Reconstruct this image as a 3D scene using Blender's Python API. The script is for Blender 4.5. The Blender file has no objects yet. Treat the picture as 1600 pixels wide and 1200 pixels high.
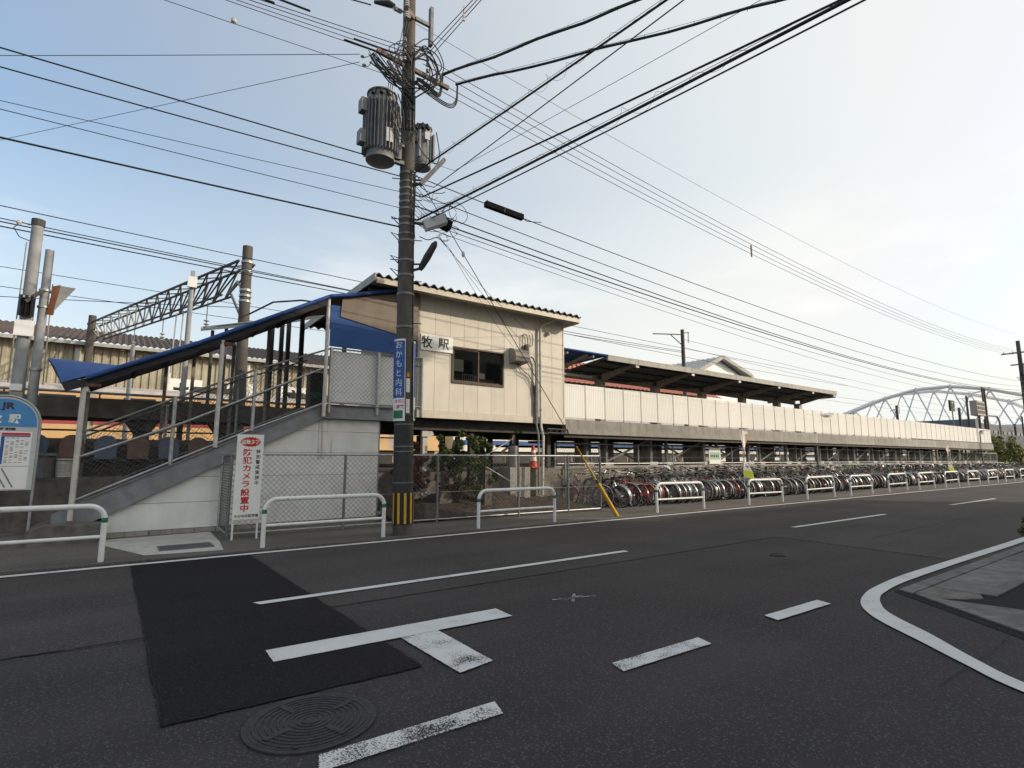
import bpy, math, random
from mathutils import Vector, Matrix
R = math.radians
random.seed(7)
scn = bpy.context.scene
COL = scn.collection

# ------------------------------------------------------------------ camera, sky, sun, exposure
cam_data = bpy.data.cameras.new('camera')
cam_data.sensor_width = 36.0
cam_data.lens = 19.125
cam_data.clip_end = 5000
cam = bpy.data.objects.new('camera', cam_data)
COL.objects.link(cam)
pitch, head = R(7.9035), R(53.788)
fw = Vector((math.cos(head)*math.cos(pitch), math.sin(head)*math.cos(pitch), math.sin(pitch)))
cam.location = (0, 0, 1.5)
cam.rotation_euler = fw.to_track_quat('-Z', 'Y').to_euler()
scn.camera = cam

SUN_EL, SUN_AZ = R(24), R(-42)          # azimuth measured from +X (along the street) towards +Y
sdir = Vector((math.cos(SUN_EL)*math.cos(SUN_AZ), math.cos(SUN_EL)*math.sin(SUN_AZ), math.sin(SUN_EL)))
world = bpy.data.worlds.new('World')
scn.world = world
world.use_nodes = True
wn, wl = world.node_tree.nodes, world.node_tree.links
bg = wn['Background']
sky = wn.new('ShaderNodeTexSky')
sky.sky_type = 'NISHITA'
sky.sun_disc = False
sky.sun_elevation = SUN_EL
sky.sun_rotation = math.pi/2 - SUN_AZ
sky.air_density = 1.0
sky.dust_density = 4.0
sky.ozone_density = 1.0
# hazy summer air: a pale veil that thickens towards the sun's side of the sky, with faint cloud streaks in it
tc = wn.new('ShaderNodeTexCoord')
nrmz = wn.new('ShaderNodeVectorMath'); nrmz.operation = 'NORMALIZE'
wl.new(tc.outputs['Generated'], nrmz.inputs[0])
dt = wn.new('ShaderNodeVectorMath'); dt.operation = 'DOT_PRODUCT'; dt.inputs[1].default_value = sdir
wl.new(nrmz.outputs['Vector'], dt.inputs[0])
vr = wn.new('ShaderNodeMapRange'); vr.inputs['From Min'].default_value = -.50; vr.inputs['From Max'].default_value = .62
vr.inputs['To Min'].default_value = .05; vr.inputs['To Max'].default_value = .86
wl.new(dt.outputs['Value'], vr.inputs['Value'])
mp = wn.new('ShaderNodeMapping'); mp.inputs['Scale'].default_value = (1, 1, 3.4)
wl.new(nrmz.outputs['Vector'], mp.inputs['Vector'])
nz = wn.new('ShaderNodeTexNoise'); nz.inputs['Scale'].default_value = 2.8; nz.inputs['Detail'].default_value = 9; nz.inputs['Roughness'].default_value = .55
wl.new(mp.outputs['Vector'], nz.inputs['Vector'])
rp = wn.new('ShaderNodeMapRange'); rp.inputs['From Min'].default_value = .50; rp.inputs['From Max'].default_value = .76
rp.inputs['To Min'].default_value = 0; rp.inputs['To Max'].default_value = .75
wl.new(nz.outputs['Fac'], rp.inputs['Value'])
sp = wn.new('ShaderNodeSeparateXYZ'); wl.new(nrmz.outputs['Vector'], sp.inputs['Vector'])
lowm = wn.new('ShaderNodeMapRange'); lowm.inputs['From Min'].default_value = .46; lowm.inputs['From Max'].default_value = .20
wl.new(sp.outputs['Z'], lowm.inputs['Value'])
hz = wn.new('ShaderNodeMapRange'); hz.inputs['From Min'].default_value = .45; hz.inputs['From Max'].default_value = .0
hz.inputs['To Min'].default_value = 0; hz.inputs['To Max'].default_value = .72
wl.new(sp.outputs['Z'], hz.inputs['Value'])
mu = wn.new('ShaderNodeMath'); mu.operation = 'MULTIPLY'; wl.new(rp.outputs['Result'], mu.inputs[0]); wl.new(lowm.outputs['Result'], mu.inputs[1])
a1 = wn.new('ShaderNodeMath'); a1.operation = 'ADD'; wl.new(vr.outputs['Result'], a1.inputs[0]); a1.inputs[1].default_value = 0
a2 = wn.new('ShaderNodeMath'); a2.operation = 'ADD'; a2.use_clamp = True; wl.new(a1.outputs['Value'], a2.inputs[0]); wl.new(hz.outputs['Result'], a2.inputs[1])
cl = wn.new('ShaderNodeMix'); cl.data_type = 'RGBA'; cl.inputs['B'].default_value = (3.85, 3.90, 3.72, 1)
wl.new(a2.outputs['Value'], cl.inputs['Factor'])
tint = wn.new('ShaderNodeMix'); tint.data_type = 'RGBA'; tint.blend_type = 'MULTIPLY'; tint.inputs['Factor'].default_value = 1
tint.inputs['B'].default_value = (1.00, 1.06, 1.03, 1); wl.new(sky.outputs['Color'], tint.inputs['A'])
wl.new(tint.outputs['Result'], cl.inputs['A'])
lt = wn.new('ShaderNodeMix'); lt.data_type = 'RGBA'; lt.blend_type = 'LIGHTEN'; lt.inputs['Factor'].default_value = .30      # the sun's own glow stays
wl.new(cl.outputs['Result'], lt.inputs['A']); wl.new(tint.outputs['Result'], lt.inputs['B'])
cm = wn.new('ShaderNodeMix'); cm.data_type = 'RGBA'; cm.inputs['B'].default_value = (5.0, 4.85, 4.6, 1)
wl.new(mu.outputs['Value'], cm.inputs['Factor']); wl.new(lt.outputs['Result'], cm.inputs['A']); wl.new(cm.outputs['Result'], bg.inputs['Color'])
bg.inputs['Strength'].default_value = 0.15

sun_data = bpy.data.lights.new('sun', 'SUN')
sun_data.energy = 2.0
sun_data.angle = R(0.6)
sun_data.color = (1.0, .85, .67)
sun = bpy.data.objects.new('sun', sun_data)
sun.rotation_euler = (-sdir).to_track_quat('-Z', 'Y').to_euler()
sun.location = (20, -20, 40)
COL.objects.link(sun)

scn.view_settings.view_transform = 'Standard'
scn.view_settings.look = 'None'
scn.view_settings.gamma = 1
scn.view_settings.exposure = 0.70
scn.view_settings.use_curve_mapping = False
scn.render.engine = 'CYCLES'

# ------------------------------------------------------------------ helpers
WL = {}

class MB:
    """collects shapes in world coordinates; build() links them as ONE mesh object"""
    def __init__(s): s.v = []; s.f = []
    def add(s, vs, fs):
        n = len(s.v); s.v += [tuple(p) for p in vs]; s.f += [tuple(i+n for i in q) for q in fs]; return s
    def box(s, x0, x1, y0, y1, z0, z1):
        return s.add([(x0,y0,z0),(x1,y0,z0),(x1,y1,z0),(x0,y1,z0),(x0,y0,z1),(x1,y0,z1),(x1,y1,z1),(x0,y1,z1)],
                     [(0,3,2,1),(4,5,6,7),(0,1,5,4),(1,2,6,5),(2,3,7,6),(3,0,4,7)])
    def beam(s, p, q, w, h, up=(0,0,1)):
        p, q = Vector(p), Vector(q); d = (q-p).normalized(); u = Vector(up)
        a = d.cross(u)
        if a.length < 1e-4: a = d.cross(Vector((1,0,0)))
        a.normalize(); b = a.cross(d).normalized(); a *= w/2; b *= h/2
        vs = [p-a-b, p+a-b, p+a+b, p-a+b, q-a-b, q+a-b, q+a+b, q-a+b]
        return s.add(vs, [(0,1,2,3),(7,6,5,4),(0,4,5,1),(1,5,6,2),(2,6,7,3),(3,7,4,0)])
    def tube(s, pts, r, n=6, closed=False, cap=True):
        pts = [Vector(p) for p in pts]; m = len(pts)
        rr = r if isinstance(r, (list, tuple)) else [r]*m
        vs = []; prev = None
        for i, p in enumerate(pts):
            if closed: t = pts[(i+1) % m]-pts[i-1]
            else: t = pts[min(i+1, m-1)]-pts[max(i-1, 0)]
            t.normalize()
            if prev is None:
                prev = t.cross(Vector((0,0,1)))
                if prev.length < .05: prev = t.cross(Vector((1,0,0)))
            prev = (prev-t*prev.dot(t)).normalized(); b = t.cross(prev)
            for k in range(n):
                a = 2*math.pi*k/n
                vs.append(p+(prev*math.cos(a)+b*math.sin(a))*rr[i])
        fs = []
        for i in range(m if closed else m-1):
            j = (i+1) % m
            for k in range(n):
                l = (k+1) % n; fs.append((i*n+k, i*n+l, j*n+l, j*n+k))
        if cap and not closed:
            fs.append(tuple(reversed(range(n)))); fs.append(tuple((m-1)*n+k for k in range(n)))
        return s.add(vs, fs)
    def cyl(s, p, q, r, n=10, r2=None): return s.tube([p, q], [r, r if r2 is None else r2], n)
    def poly(s, pts, t):
        """flat polygon given by 3D points, thickened by vector t"""
        n = len(pts); t = Vector(t); P = [Vector(p) for p in pts]
        vs = P+[p+t for p in P]
        fs = [tuple(reversed(range(n))), tuple(range(n, 2*n))]+[(i, (i+1) % n, (i+1) % n+n, i+n) for i in range(n)]
        return s.add(vs, fs)
    def lathe(s, c, prof, n=16, cap=True):
        vs = []; c = Vector(c); m = len(prof)
        for r, z in prof:
            for k in range(n):
                a = 2*math.pi*k/n; vs.append((c.x+r*math.cos(a), c.y+r*math.sin(a), c.z+z))
        fs = []
        for i in range(m-1):
            for k in range(n):
                l = (k+1) % n; fs.append((i*n+k, i*n+l, (i+1)*n+l, (i+1)*n+k))
        if cap: fs.append(tuple(reversed(range(n)))); fs.append(tuple((m-1)*n+k for k in range(n)))
        return s.add(vs, fs)
    def sheet(s, pts): return s.add(pts, [tuple(range(len(pts)))])
    def build(s, name, mat, parent=None, smooth=False, origin=None):
        if parent is not None: o0 = WL[parent]
        elif origin is not None: o0 = Vector(origin)
        else:
            xs = [p[0] for p in s.v]; ys = [p[1] for p in s.v]; zs = [p[2] for p in s.v]
            o0 = Vector(((min(xs)+max(xs))/2, (min(ys)+max(ys))/2, min(zs)))
        me = bpy.data.meshes.new(name)
        me.from_pydata([(p[0]-o0.x, p[1]-o0.y, p[2]-o0.z) for p in s.v], [], s.f)
        me.materials.append(MAT[mat] if isinstance(mat, str) else mat)
        me.update()
        if smooth:
            me.polygons.foreach_set('use_smooth', [True]*len(me.polygons))
            try: me.set_sharp_from_angle(angle=R(40))
            except Exception: pass
        o = bpy.data.objects.new(name, me); COL.objects.link(o)
        if parent is not None: o.parent = parent
        else: o.location = o0
        WL[o] = o0
        return o

def tag(o, label, cat=None, group=None, kind=None):
    if label: o['label'] = label
    if cat: o['category'] = cat
    if group: o['group'] = group
    if kind: o['kind'] = kind
    return o
def thing(name, loc, label, cat, group=None):
    o = bpy.data.objects.new(name, None); COL.objects.link(o)
    o.location = loc; o.empty_display_size = .2; WL[o] = Vector(loc)
    return tag(o, label, cat, group)
def struct(o): o['kind'] = 'structure'; return o
def stuff(o): o['kind'] = 'stuff'; return o
def shift(o, off, parent=None):
    """another copy of a part, sharing mesh data, moved by off"""
    c = o.copy(); COL.objects.link(c); c.location = Vector(o.location)+Vector(off)
    if parent is not None: c.parent = parent
    WL[c] = WL[o]+Vector(off)
    return c
def copy_tree(o, parent=None):
    c = o.copy(); COL.objects.link(c); c.parent = parent
    for ch in o.children: copy_tree(ch, c)
    return c
def box(name, mat, x0, x1, y0, y1, z0, z1, parent=None): return MB().box(x0,x1,y0,y1,z0,z1).build(name, mat, parent)
def arc(cx, cz, r, a0, a1, n):
    return [(cx+r*math.cos(a0+(a1-a0)*i/n), cz+r*math.sin(a0+(a1-a0)*i/n)) for i in range(n+1)]
def sag(p, q, d, n=16):
    p, q = Vector(p), Vector(q)
    return [p.lerp(q, i/n)-Vector((0,0,4*d*(i/n)*(1-i/n))) for i in range(n+1)]

def smooth(pts, n=5):
    """Catmull-Rom through the points, so slack cables hang in curves"""
    P = [Vector(p) for p in pts]; P = [P[0]*2-P[1]]+P+[P[-1]*2-P[-2]]; out = []
    for i in range(1, len(P)-2):
        a, b, c, d = P[i-1:i+3]
        for k in range(n):
            t = k/n
            out.append(.5*((2*b)+(c-a)*t+(2*a-5*b+4*c-d)*t*t+(3*b-a-3*c+d)*t**3))
    out.append(P[-2]); return out

# ------------------------------------------------------------------ materials
MAT = {}
def mat(name, c1, c2=None, scale=6, rough=.7, metal=0, bump=0, bscale=40, lo=.35, hi=.65, stretch=(1,1,1), dirt=0, spec=.4, dcol=(.05,.04,.03)):
    m = bpy.data.materials.new(name); m.use_nodes = True
    n, l = m.node_tree.nodes, m.node_tree.links; b = n['Principled BSDF']
    b.inputs['Roughness'].default_value = rough; b.inputs['Metallic'].default_value = metal
    b.inputs['Specular IOR Level'].default_value = spec
    c2 = c2 or tuple(x*.82 for x in c1)
    tc = n.new('ShaderNodeTexCoord'); mp = n.new('ShaderNodeMapping'); mp.inputs['Scale'].default_value = stretch
    l.new(tc.outputs['Object'], mp.inputs['Vector'])
    nz = n.new('ShaderNodeTexNoise'); nz.inputs['Scale'].default_value = scale; nz.inputs['Detail'].default_value = 6
    l.new(mp.outputs['Vector'], nz.inputs['Vector'])
    cr = n.new('ShaderNodeValToRGB'); cr.color_ramp.elements[0].position = lo; cr.color_ramp.elements[1].position = hi
    cr.color_ramp.elements[0].color = (*c2, 1); cr.color_ramp.elements[1].color = (*c1, 1)
    l.new(nz.outputs['Fac'], cr.inputs['Fac']); out = cr.outputs['Color']
    if dirt:
        mp2 = n.new('ShaderNodeMapping'); mp2.inputs['Scale'].default_value = (7, 7, .9); l.new(tc.outputs['Object'], mp2.inputs['Vector'])
        n2 = n.new('ShaderNodeTexNoise'); n2.inputs['Scale'].default_value = 1.0; n2.inputs['Detail'].default_value = 8; n2.inputs['Roughness'].default_value = .65
        l.new(mp2.outputs['Vector'], n2.inputs['Vector'])
        r2 = n.new('ShaderNodeValToRGB'); r2.color_ramp.elements[0].position = .52; r2.color_ramp.elements[1].position = .78
        r2.color_ramp.elements[0].color = (0,0,0,1); r2.color_ramp.elements[1].color = (dirt,)*3+(1,)
        l.new(n2.outputs['Fac'], r2.inputs['Fac'])
        mx = n.new('ShaderNodeMix'); mx.data_type = 'RGBA'; mx.inputs['B'].default_value = (*dcol, 1)
        l.new(r2.outputs['Color'], mx.inputs['Factor']); l.new(out, mx.inputs['A']); out = mx.outputs['Result']
    l.new(out, b.inputs['Base Color'])
    if bump:
        nb = n.new('ShaderNodeTexNoise'); nb.inputs['Scale'].default_value = bscale; nb.inputs['Detail'].default_value = 4
        l.new(tc.outputs['Object'], nb.inputs['Vector'])
        bp = n.new('ShaderNodeBump'); bp.inputs['Strength'].default_value = bump; bp.inputs['Distance'].default_value = .01
        l.new(nb.outputs['Fac'], bp.inputs['Height']); l.new(bp.outputs['Normal'], b.inputs['Normal'])
    MAT[name] = m
    return m

def asphalt(name, dark, light, speck, bump=.5):
    m = bpy.data.materials.new(name); m.use_nodes = True; MAT[name] = m
    n, l = m.node_tree.nodes, m.node_tree.links; b = n['Principled BSDF']
    b.inputs['Roughness'].default_value = .88; b.inputs['Specular IOR Level'].default_value = .15
    tc = n.new('ShaderNodeNewGeometry'); P = tc.outputs['Position']
    def noise(s, d): 
        q = n.new('ShaderNodeTexNoise'); q.inputs['Scale'].default_value = s; q.inputs['Detail'].default_value = d; l.new(P, q.inputs['Vector']); return q.outputs['Fac']
    st = n.new('ShaderNodeMapping'); st.inputs['Scale'].default_value = (.10, 1.15, 1); l.new(P, st.inputs['Vector'])
    tr_ = n.new('ShaderNodeTexNoise'); tr_.inputs['Scale'].default_value = 1.0; tr_.inputs['Detail'].default_value = 6; l.new(st.outputs['Vector'], tr_.inputs['Vector'])
    av = n.new('ShaderNodeMath'); av.operation = 'MULTIPLY_ADD'; av.inputs[1].default_value = .5; l.new(tr_.outputs['Fac'], av.inputs[0])
    hb = n.new('ShaderNodeMath'); hb.operation = 'MULTIPLY'; hb.inputs[1].default_value = .5; l.new(noise(.55, 6), hb.inputs[0]); l.new(hb.outputs['Value'], av.inputs[2])
    big, fine = av.outputs['Value'], noise(140, 3)
    v = n.new('ShaderNodeTexVoronoi'); v.inputs['Scale'].default_value = 105; l.new(P, v.inputs['Vector'])
    cr = n.new('ShaderNodeValToRGB'); cr.color_ramp.elements[0].position = .3; cr.color_ramp.elements[1].position = .7
    cr.color_ramp.elements[0].color = (*dark, 1); cr.color_ramp.elements[1].color = (*light, 1); l.new(fine, cr.inputs['Fac'])
    cb = n.new('ShaderNodeValToRGB'); cb.color_ramp.elements[0].position = .36; cb.color_ramp.elements[1].position = .62
    cb.color_ramp.elements[0].color = (.74, .74, .74, 1); cb.color_ramp.elements[1].color = (1.18, 1.16, 1.14, 1); l.new(big, cb.inputs['Fac'])
    mu = n.new('ShaderNodeMix'); mu.data_type = 'RGBA'; mu.blend_type = 'MULTIPLY'; mu.inputs['Factor'].default_value = 1
    l.new(cr.outputs['Color'], mu.inputs['A']); l.new(cb.outputs['Color'], mu.inputs['B'])
    # pale stones: random cell colour, thresholded
    sr = n.new('ShaderNodeValToRGB'); sr.color_ramp.elements[0].position = .86; sr.color_ramp.elements[1].position = .97
    sr.color_ramp.elements[0].color = (0,0,0,1); sr.color_ramp.elements[1].color = (1,1,1,1)
    sep = n.new('ShaderNodeSeparateColor'); l.new(v.outputs['Color'], sep.inputs['Color']); l.new(sep.outputs['Red'], sr.inputs['Fac'])
    mx = n.new('ShaderNodeMix'); mx.data_type = 'RGBA'; mx.inputs['B'].default_value = (*speck, 1)
    l.new(sr.outputs['Color'], mx.inputs['Factor']); l.new(mu.outputs['Result'], mx.inputs['A']); l.new(mx.outputs['Result'], b.inputs['Base Color'])
    bp = n.new('ShaderNodeBump'); bp.inputs['Strength'].default_value = bump; bp.inputs['Distance'].default_value = .006
    l.new(v.outputs['Distance'], bp.inputs['Height']); l.new(bp.outputs['Normal'], b.inputs['Normal'])
    return m

def paint(name, wear, col=(.62,.62,.61)):
    """road paint, worn through to the asphalt in flakes"""
    m = bpy.data.materials.new(name); m.use_nodes = True; MAT[name] = m
    n, l = m.node_tree.nodes, m.node_tree.links; b = n['Principled BSDF']; b.inputs['Roughness'].default_value = .75
    geo = n.new('ShaderNodeNewGeometry')
    nz = n.new('ShaderNodeTexNoise'); nz.inputs['Scale'].default_value = 85; nz.inputs['Detail'].default_value = 6; nz.inputs['Roughness'].default_value = .7
    n2 = n.new('ShaderNodeTexNoise'); n2.inputs['Scale'].default_value = 3.2; n2.inputs['Detail'].default_value = 3
    l.new(geo.outputs['Position'], nz.inputs['Vector']); l.new(geo.outputs['Position'], n2.inputs['Vector'])
    ad = n.new('ShaderNodeMath'); ad.operation = 'MULTIPLY_ADD'; ad.inputs[1].default_value = .55
    l.new(n2.outputs['Fac'], ad.inputs[0]); l.new(nz.outputs['Fac'], ad.inputs[2])
    th = n.new('ShaderNodeMapRange'); th.inputs['From Min'].default_value = wear-.03; th.inputs['From Max'].default_value = wear+.03
    l.new(ad.outputs['Value'], th.inputs['Value'])
    cr = n.new('ShaderNodeValToRGB'); cr.color_ramp.elements[0].color = (*[c*.8 for c in col], 1); cr.color_ramp.elements[1].color = (*col, 1)
    l.new(n2.outputs['Fac'], cr.inputs['Fac']); l.new(cr.outputs['Color'], b.inputs['Base Color'])
    l.new(th.outputs['Result'], b.inputs['Alpha'])
    return m

def glass(name, tint=(.9,.95,.95), rough=.02, trans=.75):
    m = bpy.data.materials.new(name); m.use_nodes = True; MAT[name] = m
    n, l = m.node_tree.nodes, m.node_tree.links; n.remove(n['Principled BSDF'])
    t = n.new('ShaderNodeBsdfTransparent'); t.inputs['Color'].default_value = (*tint, 1)
    g = n.new('ShaderNodeBsdfGlossy'); g.inputs['Roughness'].default_value = rough
    fr = n.new('ShaderNodeFresnel'); fr.inputs['IOR'].default_value = 1.5
    mx = n.new('ShaderNodeMixShader'); l.new(fr.outputs['Fac'], mx.inputs['Fac']); l.new(t.outputs['BSDF'], mx.inputs[1]); l.new(g.outputs['BSDF'], mx.inputs[2])
    l.new(mx.outputs['Shader'], n['Material Output'].inputs['Surface'])
    return m

asphalt('asphalt', (.031,.0275,.0285), (.063,.058,.058), (.092,.090,.089), .3)
asphalt('asphalt_smooth', (.040,.036,.036), (.072,.065,.064), (.11,.105,.10), .3)
asphalt('asphalt_new', (.0092,.0080,.0088), (.0155,.0138,.0148), (.03,.029,.03), .3)
asphalt('walk_asphalt', (.085,.080,.074), (.14,.13,.12), (.2,.19,.18), .3)
paint('paint_worn', .70); paint('paint_thin', .752); paint('paint_mid', .61)
paint('chalk', .78, (.5,.5,.5))
mat('seam', (.012,.012,.012), rough=.9)
mat('earth', (.12,.095,.07), (.06,.048,.035), 3, .95, bump=.8, bscale=25)
mat('soil', (.075,.056,.042), (.03,.023,.018), 9, .95, bump=1, bscale=40)
mat('ballast', (.09,.08,.07), (.045,.04,.035), 14, .95, bump=1, bscale=30)
mat('concrete', (.34,.325,.30), (.25,.24,.22), 3, .85, bump=.25, bscale=60, dirt=.5)
mat('concrete_pale', (.46,.45,.42), (.37,.36,.34), 4, .85, bump=.2, bscale=60, dirt=.25)
mat('concrete_dark', (.17,.155,.14), (.085,.078,.07), 4, .9, bump=.4, bscale=50, dirt=.6)
mat('concrete_rust', (.20,.18,.16), (.12,.11,.10), 3, .9, bump=.3, dirt=.8, dcol=(.16,.07,.03))
mat('retaining', (.24,.215,.18), (.15,.135,.11), 4, .9, bump=.3, dirt=.4)
mat('pole_concrete', (.105,.092,.083), (.065,.057,.052), 5, .85, bump=.3, bscale=90, stretch=(1,1,.3), dirt=.35)
mat('pole_sleeve', (.035,.035,.036), (.022,.022,.023), 6, .6)
mat('yellow', (.62,.36,.03), (.50,.28,.02), 8, .5, dirt=.3)
mat('black', (.014,.014,.015), rough=.5)
mat('black_matte', (.013,.013,.014), rough=.95, spec=.05)
mat('gutter', (.175,.168,.165), (.115,.11,.108), 5, .9, bump=.3, dirt=.5)
mat('cable', (.012,.012,.013), rough=.55)
mat('cable_green', (.012,.035,.032), (.01,.02,.02), 3, .5)
mat('galv', (.40,.41,.42), (.30,.31,.32), 10, .45, .45, dirt=.25)
mat('galv_dark', (.20,.205,.21), (.13,.135,.14), 8, .5, .35, dirt=.4, dcol=(.10,.05,.02))
mat('mesh_wire', (.13,.13,.13), (.09,.09,.09), 12, .6, .2)
mat('grey_pole', (.33,.335,.345), (.26,.265,.275), 5, .75, dirt=.3)
mat('steel_paint', (.22,.235,.25), (.16,.17,.185), 4, .55, .1, dirt=.45, dcol=(.16,.10,.07))
mat('steel_dark', (.07,.065,.06), (.04,.037,.034), 5, .7, .1, dirt=.4, dcol=(.08,.035,.015))
mat('steel_beige', (.36,.33,.28), (.27,.245,.20), 6, .6, dirt=.4, dcol=(.15,.08,.04))
mat('white_pipe', (.74,.75,.74), (.66,.67,.66), 5, .4, dirt=.3, dcol=(.3,.27,.23))
mat('white_old', (.55,.54,.50), (.44,.43,.39), 6, .5, dirt=.35)
mat('green_band', (.01,.17,.10), rough=.35)
mat('siding', (.70,.705,.695), (.62,.625,.615), 3, .7, bump=.1, dirt=.12, dcol=(.2,.16,.12))
mat('cream', (.62,.58,.50), (.565,.53,.46), 2, .5, dirt=.34, dcol=(.36,.32,.26))
mat('cream_trim', (.58,.53,.44), (.52,.47,.39), 3, .5, dirt=.2)
mat('panel_white', (.79,.775,.745), (.745,.73,.70), 1.5, .5, dirt=.10, dcol=(.45,.42,.38))
mat('board_white', (.80,.81,.81), (.75,.76,.77), 3, .5, dirt=.1)
mat('sign_white', (.80,.80,.78), (.74,.74,.73), 4, .4)
mat('sign_grey', (.50,.51,.53), (.44,.45,.47), 6, .4)
mat('ink', (.012,.012,.013), rough=.5)
mat('red_ink', (.55,.012,.018), (.50,.01,.015), rough=.45)
mat('pink_ink', (.62,.22,.28), rough=.5)
mat('grey_ink', (.22,.22,.23), rough=.5)
mat('sign_blue', (.05,.24,.52), (.045,.21,.47), 4, .35)
mat('banner_blue', (.012,.08,.32), (.010,.07,.28), 4, .35)
mat('logo_dark', (.05,.012,.05), rough=.4)
mat('sign_green', (.02,.16,.07), rough=.4)
mat('ink_white', (.8,.8,.8), rough=.5)
mat('tarp_blue', (.017,.072,.255), (.013,.058,.21), 3, .65, bump=.15, bscale=6, dirt=.15)
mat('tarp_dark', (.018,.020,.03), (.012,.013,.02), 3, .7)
mat('tan_board', (.22,.18,.145), (.18,.145,.115), 3, .7, dirt=.3)
mat('roof_slate', (.085,.075,.068), (.05,.045,.04), 6, .85, bump=.2, dirt=.4)
mat('roof_brown', (.085,.06,.052), (.055,.038,.033), 2, .85)
mat('roof_edge', (.40,.40,.38), (.32,.32,.30), 6, .6, dirt=.3)
mat('win_frame', (.060,.032,.020), (.045,.024,.015), 5, .45)
mat('room_dark', (.055,.045,.038), rough=.9)
mat('room_cream', (.55,.50,.36), (.5,.45,.32), 8, .6)
mat('wood_red', (.20,.07,.035), (.15,.05,.025), 5, .6)
glass('glass', (.93,.95,.95))
mat('hood', (.20,.185,.165), (.13,.12,.10), 7, .6, dirt=.6, dcol=(.10,.05,.025))
mat('tile_red', (.40,.135,.09), (.28,.085,.06), 6, .6, dirt=.35, dcol=(.10,.04,.03))
mat('train_cream', (.62,.40,.20), (.58,.37,.18), 2, .4, dirt=.1)
mat('train_red', (.35,.06,.07), (.30,.05,.06), 2, .4)
mat('train_white', (.70,.68,.62), (.64,.62,.57), 2, .4)
mat('train_blue', (.025,.085,.26), rough=.4)
mat('train_roof', (.42,.38,.36), (.34,.30,.28), 3, .7, dirt=.3)
mat('train_glass', (.02,.022,.025), rough=.12)
mat('far_wall', (.43,.39,.30), (.30,.27,.205), 1.2, .85, dirt=.5, dcol=(.12,.11,.05))
mat('bridge', (.74,.74,.74), (.68,.685,.69), 2, .55)
mat('far_block', (.13,.14,.16), (.10,.11,.125), .4, .8)
mat('far_block_pale', (.26,.29,.33), (.22,.25,.29), .3, .8)
mat('leaf', (.062,.098,.024), (.03,.05,.013), 9, .6)
mat('leaf_yellow', (.20,.20,.045), (.11,.115,.028), 9, .6)
mat('leaf_red', (.14,.035,.02), (.07,.02,.012), 9, .6)
mat('bark', (.07,.05,.035), (.035,.025,.018), 14, .9, bump=.5)
mat('stone', (.17,.14,.12), (.09,.075,.065), 9, .9, bump=.6)
mat('cone_red', (.60,.07,.03), (.5,.05,.02), 8, .5)
mat('iron', (.055,.052,.054), (.035,.033,.035), 30, .6, .4, bump=.5, bscale=90, dirt=.4, dcol=(.06,.035,.02))
mat('transformer', (.20,.205,.21), (.15,.155,.16), 6, .5, .1, dirt=.3)
mat('porcelain', (.55,.54,.52), rough=.2)
mat('rust', (.16,.075,.04), (.08,.04,.025), 12, .85)
mat('crossarm', (.22,.17,.145), (.12,.085,.07), 10, .75, .1, dirt=.5, dcol=(.10,.04,.02))
mat('chrome', (.62,.62,.62), rough=.25, metal=.9)
mat('alu', (.50,.50,.50), (.4,.4,.4), 20, .4, .7)
mat('bike_alu', (.46,.46,.465), (.34,.34,.345), 20, .35, .6)
mat('bike_rim', (.28,.28,.285), (.2,.2,.205), 20, .5, .5)
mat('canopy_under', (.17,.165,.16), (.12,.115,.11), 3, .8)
mat('tyre', (.018,.018,.018), (.03,.03,.03), 20, .8)
mat('saddle', (.016,.015,.015), rough=.5)
mat('saddle_brown', (.09,.04,.022), rough=.5)
mat('plastic_blue', (.10,.13,.19), (.08,.11,.16), 6, .6)
mat('plastic_brown', (.17,.10,.08), (.13,.075,.06), 6, .6)
mat('plastic_grey', (.16,.16,.155), (.12,.12,.115), 6, .6, dirt=.3)
mat('lime', (.45,.52,.02), rough=.7)
mat('cloth_white', (.72,.71,.70), (.6,.6,.6), 4, .8)
mat('orange_edge', (.50,.18,.07), (.42,.14,.05), 5, .5)
mat('mirror_back', (.58,.52,.47), (.5,.45,.4), 5, .6)
for nm, c in dict(silver=(.45,.45,.46), black=(.015,.015,.017), red=(.30,.02,.025), wine=(.16,.015,.04), blue=(.02,.05,.2),
                  white=(.65,.65,.62), pink=(.42,.06,.18), orange=(.5,.14,.03), green=(.02,.16,.12), brown=(.12,.05,.03)).items():
    mat('bike_'+nm, c, rough=.3, metal=.5 if nm == 'silver' else .05, spec=.5)

def stain(name, col, lo=.52, hi=.72):
    m = bpy.data.materials.new(name); m.use_nodes = True; MAT[name] = m
    n, l = m.node_tree.nodes, m.node_tree.links; b = n['Principled BSDF']; b.inputs['Base Color'].default_value = (*col, 1); b.inputs['Roughness'].default_value = .9
    tc = n.new('ShaderNodeNewGeometry'); mp = n.new('ShaderNodeMapping'); mp.inputs['Scale'].default_value = (16, 16, 1.1); l.new(tc.outputs['Position'], mp.inputs['Vector'])
    nz = n.new('ShaderNodeTexNoise'); nz.inputs['Scale'].default_value = 1; nz.inputs['Detail'].default_value = 7; l.new(mp.outputs['Vector'], nz.inputs['Vector'])
    r = n.new('ShaderNodeMapRange'); r.inputs['From Min'].default_value = lo; r.inputs['From Max'].default_value = hi; r.inputs['To Max'].default_value = .75
    l.new(nz.outputs['Fac'], r.inputs['Value']); l.new(r.outputs['Result'], b.inputs['Alpha'])
stain('rust_stain', (.26,.16,.08), .46, .85)

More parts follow.
